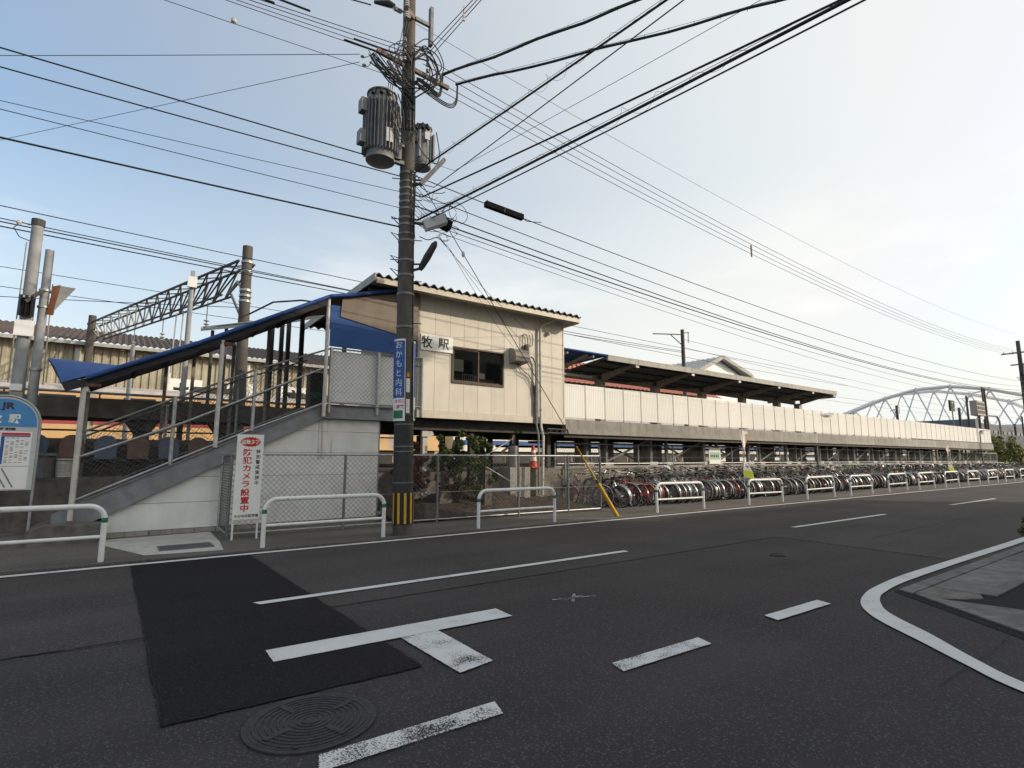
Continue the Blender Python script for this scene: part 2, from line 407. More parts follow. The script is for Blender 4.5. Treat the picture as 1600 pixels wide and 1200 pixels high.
def vary(name, lo, hi):
    """each piece its own slight tone"""
    m = MAT[name]; n, l = m.node_tree.nodes, m.node_tree.links; b = n['Principled BSDF']; src = b.inputs['Base Color'].links[0].from_socket
    oi = n.new('ShaderNodeObjectInfo'); mr = n.new('ShaderNodeMapRange'); mr.inputs['To Min'].default_value = lo; mr.inputs['To Max'].default_value = hi
    l.new(oi.outputs['Random'], mr.inputs['Value'])
    hs = n.new('ShaderNodeHueSaturation'); l.new(mr.outputs['Result'], hs.inputs['Value']); l.new(src, hs.inputs['Color']); l.new(hs.outputs['Color'], b.inputs['Base Color'])
for nm_, lo_, hi_ in (('panel_white',.92,1.0),('cream',.95,1.02),('siding',.93,1.03),('concrete',.86,1.05),('retaining',.85,1.1),('gutter',.8,1.12),('concrete_pale',.9,1.05),('bike_alu',.6,1.2),('bike_rim',.6,1.2)): vary(nm_, lo_, hi_)

# text -> mesh
def text_mb(body, size, bold=0):
    cu = bpy.data.curves.new('txt', 'FONT'); cu.body = body; cu.size = size; cu.offset = bold
    cu.align_x = 'CENTER'; cu.align_y = 'CENTER'; cu.resolution_u = 3
    o = bpy.data.objects.new('txt', cu); COL.objects.link(o)
    bpy.context.view_layer.update()
    me = bpy.data.meshes.new_from_object(o.evaluated_get(bpy.context.evaluated_depsgraph_get()))
    vs = [tuple(v.co) for v in me.vertices]; fs = [tuple(p.vertices) for p in me.polygons]
    bpy.data.objects.remove(o); bpy.data.curves.remove(cu); bpy.data.meshes.remove(me)
    return vs, fs
def centred(vs):
    x0 = min(v[0] for v in vs); x1 = max(v[0] for v in vs); y0 = min(v[1] for v in vs); y1 = max(v[1] for v in vs)
    return [(v[0]-(x0+x1)/2, v[1]-(y0+y1)/2) for v in vs], x1-x0, y1-y0
def lettering(mb, body, size, x, y, z, bold=0, sx=1):
    """flat print on a face that looks towards -Y"""
    vs, fs = text_mb(body, size, bold); c, w, h = centred(vs)
    mb.add([(x+a*sx, y, z+b) for a, b in c], fs)
    return mb
def column_text(mb, body, size, x, y, z_top, pitch_, bold=0, sx=1):
    for i, ch in enumerate(body): lettering(mb, ch, size, x, y, z_top-pitch_*(i+.5), bold, sx)
    return mb

def chainlink(mb, P, W, H, s=.105, r=.0036):
    """crossing wires over a W x H field; P(u,v) gives the 3D point"""
    k = -math.floor(H/s)-1
    while k*s < W+H:
        for sg in (1, -1):
            # u = k*s + sg*v (sg=1: from u0 at bottom going right)
            pts = []
            u0 = k*s if sg == 1 else k*s+0.0
            va, vb = 0, H
            if sg == 1:
                va = max(va, -u0); vb = min(vb, W-u0)
                if vb-va > .02: pts = [(u0+va, va), (u0+vb, vb)]
            else:
                va = max(va, u0-W); vb = min(vb, u0)
                if vb-va > .02: pts = [(u0-va, va), (u0-vb, vb)]
            if pts: mb.tube([P(*pts[0]), P(*pts[1])], r, 3, cap=False)
        k += 1
    return mb

# ------------------------------------------------------------------ ground, road, pavement
g = MB()
g.sheet([(-900,-900,-.03),(1500,-900,-.03),(1500,900,-.03),(-900,900,-.03)])
ground = struct(g.build('ground', 'earth', origin=(0,0,0)))
road = MB().sheet([(-80,-60,0),(6.2,-60,0),(6.2,1.2,0),(7.4,2.66,0),(140,2.66,0),(140,9.95,0),(-80,9.95,0)]).build('road', 'asphalt', origin=(0,0,0)); struct(road)
# resurfaced main lane (smoother) and the fresh dark patch
s = MB().sheet([(-80,5.78,.004),(10.6,5.78,.004),(10.4,3.3,.004),(10.3,2.67,.004),(140,2.67,.004),(140,9.94,.004),(-80,9.94,.004)]).build('resurfaced_lane', 'asphalt_smooth', road)
random.seed(3)
def ragged(pts, amp, n=14):
    out = []
    for i, p in enumerate(pts):
        q = pts[(i+1) % len(pts)]
        for k in range(n):
            t = k/n; j = amp if k else 0
            out.append((p[0]+(q[0]-p[0])*t+random.uniform(-j, j), p[1]+(q[1]-p[1])*t+random.uniform(-j, j), p[2]))
    return out
MB().sheet(ragged([(.35,3.83,.009),(1.96,3.78,.009),(1.89,9.92,.009),(.36,9.92,.009)], .012)).build('fresh_patch', 'asphalt_new', road)
def crack(pts, w, z=.0105):
    """an irregular open joint, drawn as a thin strip"""
    m = MB(); L = []; Rr = []
    P = []
    for i in range(len(pts)-1):
        n = max(2, int((Vector(pts[i+1])-Vector(pts[i])).length/.09))
        for k in range(n): P.append(Vector(pts[i]).lerp(Vector(pts[i+1]), k/n)+Vector((random.uniform(-.012,.012), random.uniform(-.012,.012))))
    P.append(Vector(pts[-1]))
    for i, p in enumerate(P):
        t = (P[min(i+1, len(P)-1)]-P[max(i-1, 0)]).normalized(); nn = Vector((-t.y, t.x))*w*random.uniform(.25, 1)/2
        L.append((p.x+nn.x, p.y+nn.y, z)); Rr.append((p.x-nn.x, p.y-nn.y, z))
    n = len(P); m.add(L+Rr, [(n+i, n+i+1, i+1, i) for i in range(n-1)])
    m.build('joint', 'seam', road)
crack([(-6,5.9),(-.55,5.8),(.35,5.7)], .022); crack([(1.93,5.8),(4.8,5.76),(10.6,5.77)], .016); crack([(10.6,5.77),(10.5,4.2),(10.35,2.9)], .012)
crack([(6.9,1.5),(6.0,1.43),(5.16,1.42),(4.6,1.44)], .008); crack([(4.9,6.6),(7,7.1),(8,7.05)], .012); crack([(1.92,9.9),(1.93,6.6),(1.97,3.8),(1.2,3.8),(.36,3.84),(.36,9.9)], .012, .0125)
crack([(12,4.6),(20,4.75),(34,4.7)], .02)
def mark(name, pts, m, z=.014): return MB().sheet(ragged([(x, y, z) for x, y in pts], .0028, 24)).build(name, m, road)
mark('edge_line', [(-60,9.70),(140,9.46),(140,9.58),(-60,9.84)], 'paint_mid')
for x0, x1 in [(1.38,6.95),(12.38,17.3),(22.6,27.6),(33,38),(43,48),(53,58),(-9.2,-4)]:
    mark('centre_dash', [(x0,6.31-.005*x0),(x1,6.31-.005*x1),(x1+.03,6.43-.005*x1),(x0-.05,6.43-.005*x0)], 'paint_mid')
mark('junction_mark', [(1.10,4.50),(3.24,4.42),(3.26,4.73),(1.11,4.80)], 'paint_mid')
mark('junction_mark', [(2.10,4.455),(2.11,3.50),(2.43,3.56),(2.45,4.445)], 'paint_worn', .0145)
for x0, x1, m in [(.95,2.02,'paint_thin'),(3.08,4.10,'paint_worn'),(5.18,6.20,'paint_mid'),(-1.2,-.15,'paint_thin')]:
    mark('side_dash', [(x0-.02,2.84),(x1-.02,2.82),(x1+.03,2.98),(x0+.03,3.0)], m)
# curved stop line at the corner
out_, in_ = [(40,2.86),(13.36,2.90),(10.11,2.92),(8.44,2.93),(7.34,2.86),(6.80,2.76),(6.42,2.63),(6.12,2.45),(5.87,2.23),(5.52,1.83),(5.17,1.44),(4.88,1.07),(4.4,.1),(4.0,-2),(3.95,-20)], \
            [(40,2.71),(12.68,2.74),(10.14,2.77),(8.07,2.76),(7.2,2.69),(6.85,2.61),(6.58,2.5),(6.36,2.38),(6.12,2.17),(5.82,1.85),(5.38,1.44),(5.05,1.05),(4.56,.08),(4.16,-2),(4.1,-20)]
out_, in_ = [q[:2]+[(p.x, p.y) for p in smooth([(x, y, 0) for x, y in q[2:-2]], 6)]+q[-2:] for q in (out_, in_)]
m = MB(); n = len(out_); m.add([(x, y, .014) for x, y in out_]+[(x, y, .014) for x, y in in_], [(i, i+1, n+i+1, n+i) for i in range(n-1)])
m.build('corner_line', 'paint_mid', road)
m = MB()
for a, b in [((3.95,4.66),(4.45,4.52)),((4.08,4.48),(4.32,4.72)),((4.05,4.58),(4.35,4.62))]:
    a, b = Vector(a), Vector(b); nn = Vector((-(b-a).y, (b-a).x)).normalized()*.018
    m.sheet([(a.x+nn.x,a.y+nn.y,.012),(a.x-nn.x,a.y-nn.y,.012),(b.x-nn.x,b.y-nn.y,.012),(b.x+nn.x,b.y+nn.y,.012)])
m.build('chalk_cross', 'chalk', road)

# pavement on the station side
walk = MB().box(-80,140,9.952,13.35,-.2,.03).build('pavement', 'walk_asphalt', origin=(0,0,0)); struct(walk)
for i in range(40):
    x = -12+i*1.8
    MB().box(x+.006, x+1.794, 9.90, 10.12, -.1, .036).build('edge_slab', 'walk_asphalt', walk)
MB().sheet([(.02,11.93,.035),(.55,10.35,.035),(1.62,10.2,.035),(1.72,11.3,.035),(1.78,12.9,.035),(-.1,12.75,.035)]).build('concrete_apron', 'concrete_pale', walk)
crack([(2.6,11.3),(3.3,10.5)], .02, .034)
gr = thing('drain_grate', (1.15,10.95,.03), 'dark steel drain grate set in the pale concrete apron by the stairs', 'grate')
MB().box(.77,1.55,10.66,11.24,.030,.038).build('backing', 'black', gr)
m = MB().box(.76,1.56,10.65,10.67,.03,.045).box(.76,1.56,11.23,11.25,.03,.045).box(.76,.78,10.67,11.23,.03,.045).box(1.54,1.56,10.67,11.23,.03,.045); m.build('frame', 'galv_dark', gr)
bar = None
for k in range(24):
    x = .795+k*.0315
    if bar is None: bar = MB().box(x,x+.010,10.67,11.23,.036,.044).build('bar', 'galv_dark', gr)
    else: shift(bar, (k*.0315,0,0), gr)
m = MB()
for k in range(6): m.box(.78,1.54,10.74+k*.085,10.748+k*.085,.036,.0435)
m.build('cross_bars', 'galv_dark', gr)

def manhole(name, c, r, label, rings):
    t = thing(name, (c[0],c[1],0), label, 'manhole cover')
    MB().lathe((c[0],c[1],0), [(r,.002),(r,.012),(r*.93,.013),(r*.92,.011)], 48).build('frame_ring', 'iron', t)
    MB().lathe((c[0],c[1],0), [(r*.915,.004),(r*.915,.0125),(.001,.0125)], 48).build('lid', 'iron', t)
    k = 0
    for i in range(rings):
        ro = r*(.86-.80*i/rings); ri = ro-r*.032
        n = 48; vs = []; fs = []
        for rr, z in ((ro,.012),(ro,.0165),(ri,.0165),(ri,.012)):
            vs += [(c[0]+rr*math.cos(2*math.pi*q/n), c[1]+rr*math.sin(2*math.pi*q/n), z) for q in range(n)]
        for j in range(3): fs += [(j*n+q, j*n+(q+1) % n, (j+1)*n+(q+1) % n, (j+1)*n+q) for q in range(n)]
        MB().add(vs, fs).build('raised_ring', 'iron', t)
    for a in (20, 110, 200, 290):
        d = Vector((math.cos(R(a)), math.sin(R(a)), 0)); p = Vector((c[0],c[1],.0165))
        MB().beam(p+d*r*.42, p+d*r*.8, r*.10, .006).build('rib', 'iron', t)
    for a in (60, 240):
        d = Vector((math.cos(R(a)), math.sin(R(a)), 0)); p = Vector((c[0],c[1],.0150))
        MB().beam(p+d*r*.86, p+d*r*.90, r*.08, .007).build('lift_slot', 'black', t)
manhole('manhole_cover', (1.06,3.41), .365, 'large round cast iron manhole cover with concentric rings in the foreground road', 9)
manhole('valve_cover', (8.62,4.68), .13, 'small round iron valve cover in the middle of the junction', 3)

# corner island at the lower right: kerb gutter of separate slabs
isl = MB().poly([(7.36,2.655,-.1),(60,2.655,-.1),(60,-40,-.1),(6.25,-40,-.1),(6.21,1.22,-.1)], (0,0,.105)).build('corner_pavement', 'asphalt_new', origin=(0,0,0)); struct(isl)
def slab(pts, z1=.016, m='gutter'): MB().poly([(x,y,-.08) for x,y in pts], (0,0,.08+z1)).build('gutter_slab', m, isl)
random.seed(5)
x = 7.95
while x < 24:
    slab([(x+.007,2.47),(x+.593,2.47),(x+.593,2.02),(x+.007,2.02)], random.uniform(.012,.018))
    slab([(x+.007,2.64),(x+.593,2.64),(x+.593,2.482),(x+.007,2.482)], .021)
    slab([(x+.007,2.01),(x+.593,2.01),(x+.593,1.88),(x+.007,1.88)], .022)
    x += .6
slab([(7.47,2.64),(7.943,2.64),(7.943,2.482),(7.38,2.482)], .020)
slab([(7.40,2.47),(7.943,2.47),(7.943,2.02),(7.72,1.94),(7.30,2.24)], .015, 'concrete_dark')
d = Vector((-.62,-.78)); nn = Vector((.78,-.62))
p = Vector((7.36,2.44))
for k in range(9):
    a, b = p+d*(k*.6+.007), p+d*(k*.6+.593)
    slab([tuple(a), tuple(b), tuple(b+nn*.13), tuple(a+nn*.13)], .020)
    if k: slab([tuple(a+nn*.142), tuple(b+nn*.142), tuple(b+nn*.62), tuple(a+nn*.62)], random.uniform(.012,.017))
    else: slab([tuple(p+d*.2+nn*.142), tuple(b+nn*.142), tuple(b+nn*.62)], .014)

# embankment that carries the tracks
emb = MB().box(-80,60,15.2,70,-.2,1.12).box(60,400,18,70,-.2,1.12).build('embankment', 'ballast', origin=(0,0,0)); struct(emb)

# ------------------------------------------------------------------ stair tower: siding, stringers, treads, rails, mesh
ST = thing('station_stairway', (-.4,14,0), 'covered steel stairway with chain link sides climbing from the pavement to the station', 'stairway')
SL = (2.79-.71)/(3.93+.43)
def zs(x): return .71+SL*(x+.43)             # top of the stringer
def stringer(y0, y1, name='stringer'):
    MB().poly([(-.77,y0,.35),(-.21,y0,.35),(3.99,y0,2.49),(3.99,y0,2.80),(-.43,y0,.71),(-.77,y0,.52)], (0,y1-y0,0)).build(name, 'steel_paint', ST)
stringer(12.98,13.03); stringer(14.90,14.95)
for dz in (0, 1):   # flanges
    for y0 in (12.93, 14.87):
        a = (-.30, y0+.05, zs(-.30)-.0-.36*dz*.98); b = (3.97, y0+.05, zs(3.97)-.34*dz)
        if dz: a, b = (-.21,y0+.05,.345), (3.97,y0+.05,2.475)
        MB().beam(a, b, .11, .018).build('flange', 'steel_paint', ST)
MB().box(3.99,6.30,12.98,13.02,2.49,2.78).build('landing_beam', 'steel_paint', ST)
MB().box(3.99,6.30,12.92,13.04,2.785,2.805).build('flange', 'steel_paint', ST)
MB().box(3.99,6.30,12.92,13.04,2.465,2.485).build('flange', 'steel_paint', ST)
MB().box(3.86,4.16,12.955,12.975,2.52,2.77).build('splice_plate', 'galv_dark', ST)
for k in range(5):
    for dx in (.04,.11,.19,.26):
        o = MB().cyl((3.86+dx,12.955,2.56+k*.043),(3.86+dx,12.935,2.56+k*.043),.011,6).build('bolt', 'rust', ST)
tr = None
for k in range(14):
    x = -.62+k*.335; z = .17+.1765*(k+1)
    if tr is None: tr = MB().box(x,x+.36,13.04,14.88,z-.05,z).box(x,x+.02,13.04,14.88,z-.17,z-.05).build('tread', 'concrete_dark', ST); x0t, z0t = x, z
    else: shift(tr, (x-x0t,0,z-z0t), ST)
MB().box(3.99,6.4,13.04,17.4,2.66,2.785).build('landing_slab', 'concrete_dark', ST)
# concrete foot of the stairs
MB().poly([(-1.06,12.45,0),(-.03,12.45,0),(-.03,12.45,.36),(-.83,12.45,.36),(-1.06,12.45,.28)], (0,2.6,0)).build('foot_block', 'concrete_dark', ST)
MB().box(-2.6,-1.07,12.55,14.9,.02,.16).build('entry_step', 'concrete_dark', ST)
# posts and rails on the road side; the far side repeats them
def rail_side(y, far=False):
    for x, z0, z1 in ((-.48,.6,2.0),(.98,1.40,2.76),(2.45,2.12,3.47)):
        MB().cyl((x,y,z0),(x,y,z1),.038,10).build('fence_post', 'galv', ST)
    MB().tube([(-.48,y,1.99),(.98,y,2.74),(2.44,y,3.47),(4.08,y,4.15)], .021, 8).build('top_rail', 'galv_dark', ST)
    MB().tube([(-.46,y-.05,1.55),(1.2,y-.05,2.27),(3.9,y-.05,3.64)], .021, 8).build('handrail', 'galv', ST)
    MB().tube([(-.46,y,.76),(.98,y,1.45),(2.46,y,2.16),(4.05,y,2.86)], .021, 8).build('bottom_rail', 'galv', ST)
    for xa, za, ta, xb, zb, tb in ((-.44,.80,1.95,.94,1.45,2.68),(1.03,1.50,2.74,2.40,2.15,3.43),(2.50,2.20,3.46,4.03,2.87,4.10)):
        W = xb-xa
        def P(u, v, xa=xa, za=za, ta=ta, zb=zb, tb=tb, W=W):
            t = u/W; z = za+(zb-za)*t; h = (ta-za)+((tb-zb)-(ta-za))*t
            return Vector((xa+u, y, z+v/1.2*h))
        stuff(chainlink(MB(), P, W, 1.2).build('chain_link', 'mesh_wire', ST))
    for x, z in ((-.48,1.05),(-.48,1.7),(.98,1.8),(.98,2.5),(2.45,2.5),(2.45,3.2)):
        MB().cyl((x-.06,y-.01,z),(x+.06,y-.01,z),.009,5).build('clip', 'rust', ST)
rail_side(12.96); rail_side(14.93, True)
# landing fence with white boards behind
for x in (4.10,5.30,6.53):
    MB().cyl((x,12.97,2.6),(x,12.97,4.18),.04,10).build('fence_post', 'galv', ST)
MB().tube([(4.08,12.97,4.16),(6.55,12.97,4.18)], .021, 8).build('top_rail', 'galv', ST)
MB().tube([(4.08,12.97,2.86),(6.55,12.97,2.87)], .021, 8).build('bottom_rail', 'galv', ST)
for xa, xb in ((4.14,5.26),(5.34,6.49)):
    stuff(chainlink(MB(), lambda u, v, xa=xa: Vector((xa+u,12.965,2.88+v)), xb-xa, 1.27).build('chain_link', 'mesh_wire', ST))
    MB().box(xa-.02,xb+.02,13.03,13.05,2.83,3.12).build('white_board', 'board_white', ST)
    MB().box(xa-.02,xb+.02,13.027,13.047,3.125,4.12).build('white_board', 'board_white', ST)
# canopy posts
for x, z0, z1 in ((-.50,.4,2.93),(1.75,1.75,4.03),(3.96,2.5,5.42)):
    MB().cyl((x,12.90,z0),(x,12.90,z1),.045,12).build('canopy_post', 'white_old', ST)
for x, z0, z1 in ((-.50,.4,2.93),(.9,1.3,3.7),(1.45,1.6,4.0),(2.3,2.0,4.4),(3.1,2.4,4.9)):
    MB().box(x-.035,x+.035,14.97,15.04,z0,z1).build('canopy_post', 'steel_beige', ST)
for x, z in ((-.50,2.90),(1.75,3.98)):
    MB().box(x-.03,x+.25,12.86,12.94,z-.04,z+.02).build('bracket', 'rust', ST)
# siding of the stair base, laid in boards
WALL = thing('stair_base_wall', (2.6,13.1,0), 'white cement siding boards closing off the space under the station stairs', 'wall')
zb = [.12,.64,1.15,1.66,2.16,2.455]
def xat(z): return max(-.05, -.21+(z-.33)/((2.455-.33)/4.15))
for i in range(len(zb)-1):
    a, b = zb[i]+.004, zb[i+1]-.004
    xa, xb = xat(a)+.03, xat(b)+.03
    pts = [(xa,13.05,a),(5.40,13.05,a),(5.40,13.05,b),(xb,13.05,b)]+([(-.02,13.05,.44)] if i == 0 else [])
    MB().poly(pts, (0,.03,0)).build('siding_board', 'siding', WALL)
for k in range(14):
    x = -.05+k*.39
    MB().box(x+.005,x+.385,13.042,13.12,-.02,.115).build('base_block', 'concrete', WALL)
MB().sheet([(3.90,13.047,1.5),(4.24,13.047,1.5),(4.24,13.047,2.45),(3.90,13.047,2.45)]).build('rust_run', 'rust_stain', WALL)
MB().box(5.405,5.43,13.045,13.10,0,2.46).build('corner_trim', 'galv', WALL)
MB().box(5.40,5.43,13.10,15,.02,2.46).build('side_panel', 'siding', WALL)

# blue canopy over the stairs: a tarp sheet with rolled front edge
CAN = thing('stair_canopy', (1.8,14,2.9), 'blue tarpaulin canopy sloping over the stairway with a flared lower end', 'canopy')
top = [(-.48,2.98),(.21,3.33),(1.31,3.88),(2.6,4.60),(3.96,5.36)]
m = MB()
for (xa, za), (xb, zb_) in zip(top[:-1], top[1:]):
    m.poly([(xa,12.86,za),(xb,12.86,zb_),(xb,15.1,zb_+.02),(xa,15.1,za+.02)], (0,0,.035))
m.build('sheet', 'tarp_dark', CAN)
MB().tube([(x,12.82,z+.035) for x, z in top], .045, 10).build('rolled_edge', 'tarp_blue', CAN, True)
MB().tube([(x,15.12,z+.035) for x, z in top], .04, 8).build('rolled_edge', 'tarp_blue', CAN, True)
m = MB()
for i in range(len(top)-1):
    (xa, za), (xb, zb_) = top[i], top[i+1]
    m.poly([(xa,12.87,za-.13),(xb,12.87,zb_-.16),(xb,12.87,zb_-.005),(xa,12.87,za-.005)], (0,.012,0))
m.build('hanging_edge', 'tarp_dark', CAN)
for k in range(7):
    t = .3+k*.6; z = 2.98+(t+.48)*.536
    MB().beam((t,12.9,z-.05),(t,15.05,z-.03),.05,.06).build('rafter', 'steel_dark', CAN)
# flared visor at the foot: twisted surface, low at the road side, high at the back
A0, A1, B0, B1 = Vector((-.83,12.80,2.90)), Vector((.25,12.82,3.36)), Vector((-1.24,15.0,3.64)), Vector((.30,15.0,3.60))
nu, nv = 8, 8; vs = []
for i in range(nu+1):
    for j in range(nv+1):
        u, v = i/nu, j/nv
        p = (A0.lerp(A1, u)).lerp(B0.lerp(B1, u), v); p.z += .05*math.sin(v*math.pi)*(1-u)
        vs.append(p)
n0 = len(vs); vs += [p-Vector((0,-.01,.03)) for p in vs]
fs = []
for i in range(nu):
    for j in range(nv):
        a = i*(nv+1)+j; q = (a, a+nv+1, a+nv+2, a+1); fs.append(q); fs.append(tuple(reversed([t+n0 for t in q])))
MB().add(vs, fs).build('visor', 'tarp_blue', CAN, True)
MB().poly([(-.83,12.80,2.90),(-.48,12.82,3.0),(-.47,12.82,2.86),(-.75,12.80,2.74)], (0,.02,0)).build('valance', 'tarp_dark', CAN)
MB().poly([(-.82,12.84,2.89),(-1.23,14.99,3.62),(-1.1,14.99,3.35),(-.76,12.84,2.74)], (.02,0,0)).build('valance', 'tarp_dark', CAN)
# landing canopy: upper blue edge, tan board and blue sheet
MB().tube([(3.97,12.80,5.40),(4.6,12.80,5.55),(5.85,12.80,5.93)], .045, 10).build('rolled_edge', 'tarp_blue', CAN, True)
MB().poly([(3.97,12.85,5.36),(6.3,12.85,5.98),(6.3,15.2,5.96),(3.97,15.2,5.4)], (0,0,.03)).build('sheet', 'tarp_dark', CAN)
MB().box(4.03,6.34,12.925,12.94,4.20,5.22).build('blue_panel', 'tarp_blue', CAN)
MB().poly([(4.26,12.90,4.96),(6.34,12.90,4.62),(6.34,12.90,5.95),(4.30,12.90,5.42)], (0,.02,0)).build('tan_board', 'tan_board', CAN)

# ------------------------------------------------------------------ station house
B = thing('station_building', (9,15,2.6), 'cream panelled station house on stilts with corrugated roof and brown sliding window', 'building')
X0, X1, YF, YB, Z0, Z1 = 6.45, 11.55, 13.0, 17.2, 2.80, 5.97
xs = [X0+i*(X1-X0)/11 for i in range(12)]
WX0, WX1, WZ0, WZ1 = 7.44, 9.20, 3.60, 4.64
for i in range(11):
    a, b = xs[i]+.004, xs[i+1]-.004
    if b <= WX0 or a >= WX1: MB().box(a,b,YF,YF+.035,Z0,Z1).build('wall_panel', 'cream', B)
    else:
        for z0, z1 in ((Z0,WZ0),(WZ1,Z1)): MB().box(a,b,YF,YF+.035,z0,z1).build('wall_panel', 'cream', B)
        if a < WX0: MB().box(a,WX0,YF,YF+.035,WZ0,WZ1).build('wall_panel', 'cream', B)
        if b > WX1: MB().box(WX1,b,YF,YF+.035,WZ0,WZ1).build('wall_panel', 'cream', B)
MB().box(X0,WX0-.05,YF+.04,YF+.08,Z0,Z1).box(WX1+.05,X1,YF+.04,YF+.08,Z0,Z1).box(WX0-.05,WX1+.05,YF+.04,YF+.08,Z0,WZ0-.05).box(WX0-.05,WX1+.05,YF+.04,YF+.08,WZ1+.05,Z1).build('wall_core', 'room_dark', B)
MB().box(X1,X1+.035,YF+.005,YB,Z0,Z1-.05).build('end_wall', 'cream', B)
MB().box(X0-.04,X0-.002,YF+.005,YB,Z0,Z1-.05).build('end_wall', 'cream', B)
MB().box(X0,X1,YB,YB+.04,Z0,Z1-.05).build('back_wall', 'room_dark', B)
MB().box(X0,X1,YF+.09,YB-.01,Z0-.03,Z0+.02).build('floor', 'room_dark', B)
MB().box(X0-.05,X1+.06,YF-.03,YF+.06,2.60,2.795).build('base_trim', 'cream_trim', B)
MB().box(X1+.003,X1+.05,YF-.012,YF+.03,2.80,Z1).build('corner_trim', 'cream_trim', B)
MB().box(X0-.06,X0-.003,YF-.012,YF+.03,2.80,Z1).build('corner_trim', 'steel_beige', B)
for y in (13.4,15.0,16.6): MB().box(X0-.1,X1+.1,y-.06,y+.06,2.30,2.59).build('floor_beam', 'steel_dark', B)
MB().box(X0-.1,X1+.1,YF+.07,YB,2.595,2.76).build('floor_deck', 'steel_dark', B)
for x in (6.9,8.4,9.9,11.3):
    for y in (13.5,15.2,16.8):
        MB().box(x-.07,x+.07,y-.07,y+.07,.0,2.30).build('stilt', 'white_old' if (y < 14 and x < 7) else 'steel_dark', B)
MB().poly([(6.78,13.38,2.12),(7.05,13.38,2.12),(7.14,13.38,2.18),(7.08,13.38,2.27),(6.78,13.38,2.27)], (0,.03,0)).build('gusset', 'white_old', B)
MB().beam((10.6,13.9,2.25),(9.75,13.9,1.7),.06,.06).build('brace', 'steel_dark', B)
MB().beam((9.9,13.45,2.15),(7.9,12.9,1.28),.022,.022).build('brace_rod', 'galv', B)
MB().beam((8.2,12.35,1.30),(9.95,12.75,.55),.022,.022).build('brace_rod', 'galv', B)
# corrugated roof
RX0, RX1, NY = 4.95, 11.85, [12.42, 15, 18.6]
N = 27; per = 8; vs = []; cols_ = N*per+1
def roofz(y): return 6.05-.012*(y-12.42)
for th in (0, -.028):
    for y in NY:
        for i in range(cols_):
            x = RX0+(RX1-RX0)*i/(cols_-1)
            vs.append((x, y, roofz(y)+.045*math.sin(2*math.pi*i/per)+th))
fs = []; L = len(NY)*cols_
for j in range(len(NY)-1):
    for i in range(cols_-1):
        a = j*cols_+i; q = (a, a+1, a+cols_+1, a+cols_); fs.append(q); fs.append(tuple(reversed([t+L for t in q])))
for i in range(cols_-1): fs.append((i, i+L, i+1+L, i+1))
MB().add(vs, fs).build('corrugated_roof', 'roof_slate', B, True)
MB().box(RX0+.02,RX1-.02,12.455,12.49,5.845,5.985).build('eave_board', 'cream_trim', B)
MB().box(RX0+.02,RX1-.02,12.495,13.0,5.93,5.965).build('soffit', 'cream_trim', B)
MB().beam((RX0-.02,12.43,5.985),(RX0-.02,18.6,5.92),.04,.20).build('barge_board', 'roof_edge', B)
MB().box(RX1-.05,RX1-.02,12.495,18.5,5.82,5.97).build('barge_board', 'cream_trim', B)
for y in (13.0,14.6,16.2,17.8): MB().box(RX0+.05,X0,y,y+.07,5.80,5.95).build('purlin', 'steel_dark', B)
MB().box(RX0+.05,X0-.05,12.6,18.4,5.955,5.985).build('roof_lining', 'tarp_dark', B)
# window with brown frame, two sashes and what stands behind it
W = MB()
y0, y1 = YF-.03, YF+.06
W.box(WX0,WX1,y0,y1,WZ1-.04,WZ1).box(WX0,WX1,y0,y1,WZ0,WZ0+.055).box(WX0,WX0+.04,y0,y1,WZ0+.055,WZ1-.04).box(WX1-.04,WX1,y0,y1,WZ0+.055,WZ1-.04)
win = W.build('window', 'win_frame', B)
xm = (WX0+WX1)/2
for a, b, yy in ((WX0+.04,xm+.03,YF+.0),(xm-.03,WX1-.04,YF+.03)):
    f = MB(); z0, z1 = WZ0+.055, WZ1-.04
    f.box(a,b,yy,yy+.022,z1-.035,z1).box(a,b,yy,yy+.022,z0,z0+.04).box(a,a+.04,yy,yy+.022,z0+.04,z1-.035).box(b-.04,b,yy,yy+.022,z0+.04,z1-.035)
    f.build('sash', 'win_frame', win)
    MB().box(a+.04,b-.04,yy+.008,yy+.013,z0+.04,z1-.035).build('pane', 'glass', win)
cab = thing('wall_cabinet', (7.75,13.3,3.95), 'small cream cabinet behind the left pane of the brown window', 'cabinet')
MB().box(7.56,7.96,13.22,13.5,3.98,4.33).build('case', 'room_cream', cab); MB().box(7.57,7.95,13.205,13.218,3.99,4.32).build('door', 'room_cream', cab)
MB().box(7.60,7.62,13.19,13.204,4.12,4.20).build('handle', 'ink', cab)
tv = thing('desk_equipment', (8.1,13.3,3.7), 'grey desk equipment with metal grille behind the left window pane', 'equipment')
MB().box(7.52,7.86,13.2,13.5,3.66,3.9).build('case', 'room_dark', tv); MB().box(7.9,8.26,13.18,13.45,3.68,3.92).build('rack', 'alu', tv)
for k in range(5): MB().box(7.92+k*.068,7.96+k*.068,13.165,13.178,3.70,3.90).build('slot', 'ink', tv)
ch = thing('office_bench', (8.75,13.5,3.6), 'reddish wooden bench back seen through the right window pane', 'bench')
MB().box(8.38,9.1,13.35,13.42,3.62,3.86).build('backrest', 'wood_red', ch); MB().box(8.38,9.1,13.42,13.8,3.55,3.62).build('seat', 'wood_red', ch)
pb = thing('paper_stack', (8.7,13.38,3.865), 'white papers and box standing on the bench behind the right pane', 'papers')
MB().box(8.58,8.78,13.36,13.41,3.864,4.02).build('sheet', 'sign_white', pb); MB().box(8.42,8.56,13.36,13.41,3.864,3.93).build('box', 'sign_grey', pb)
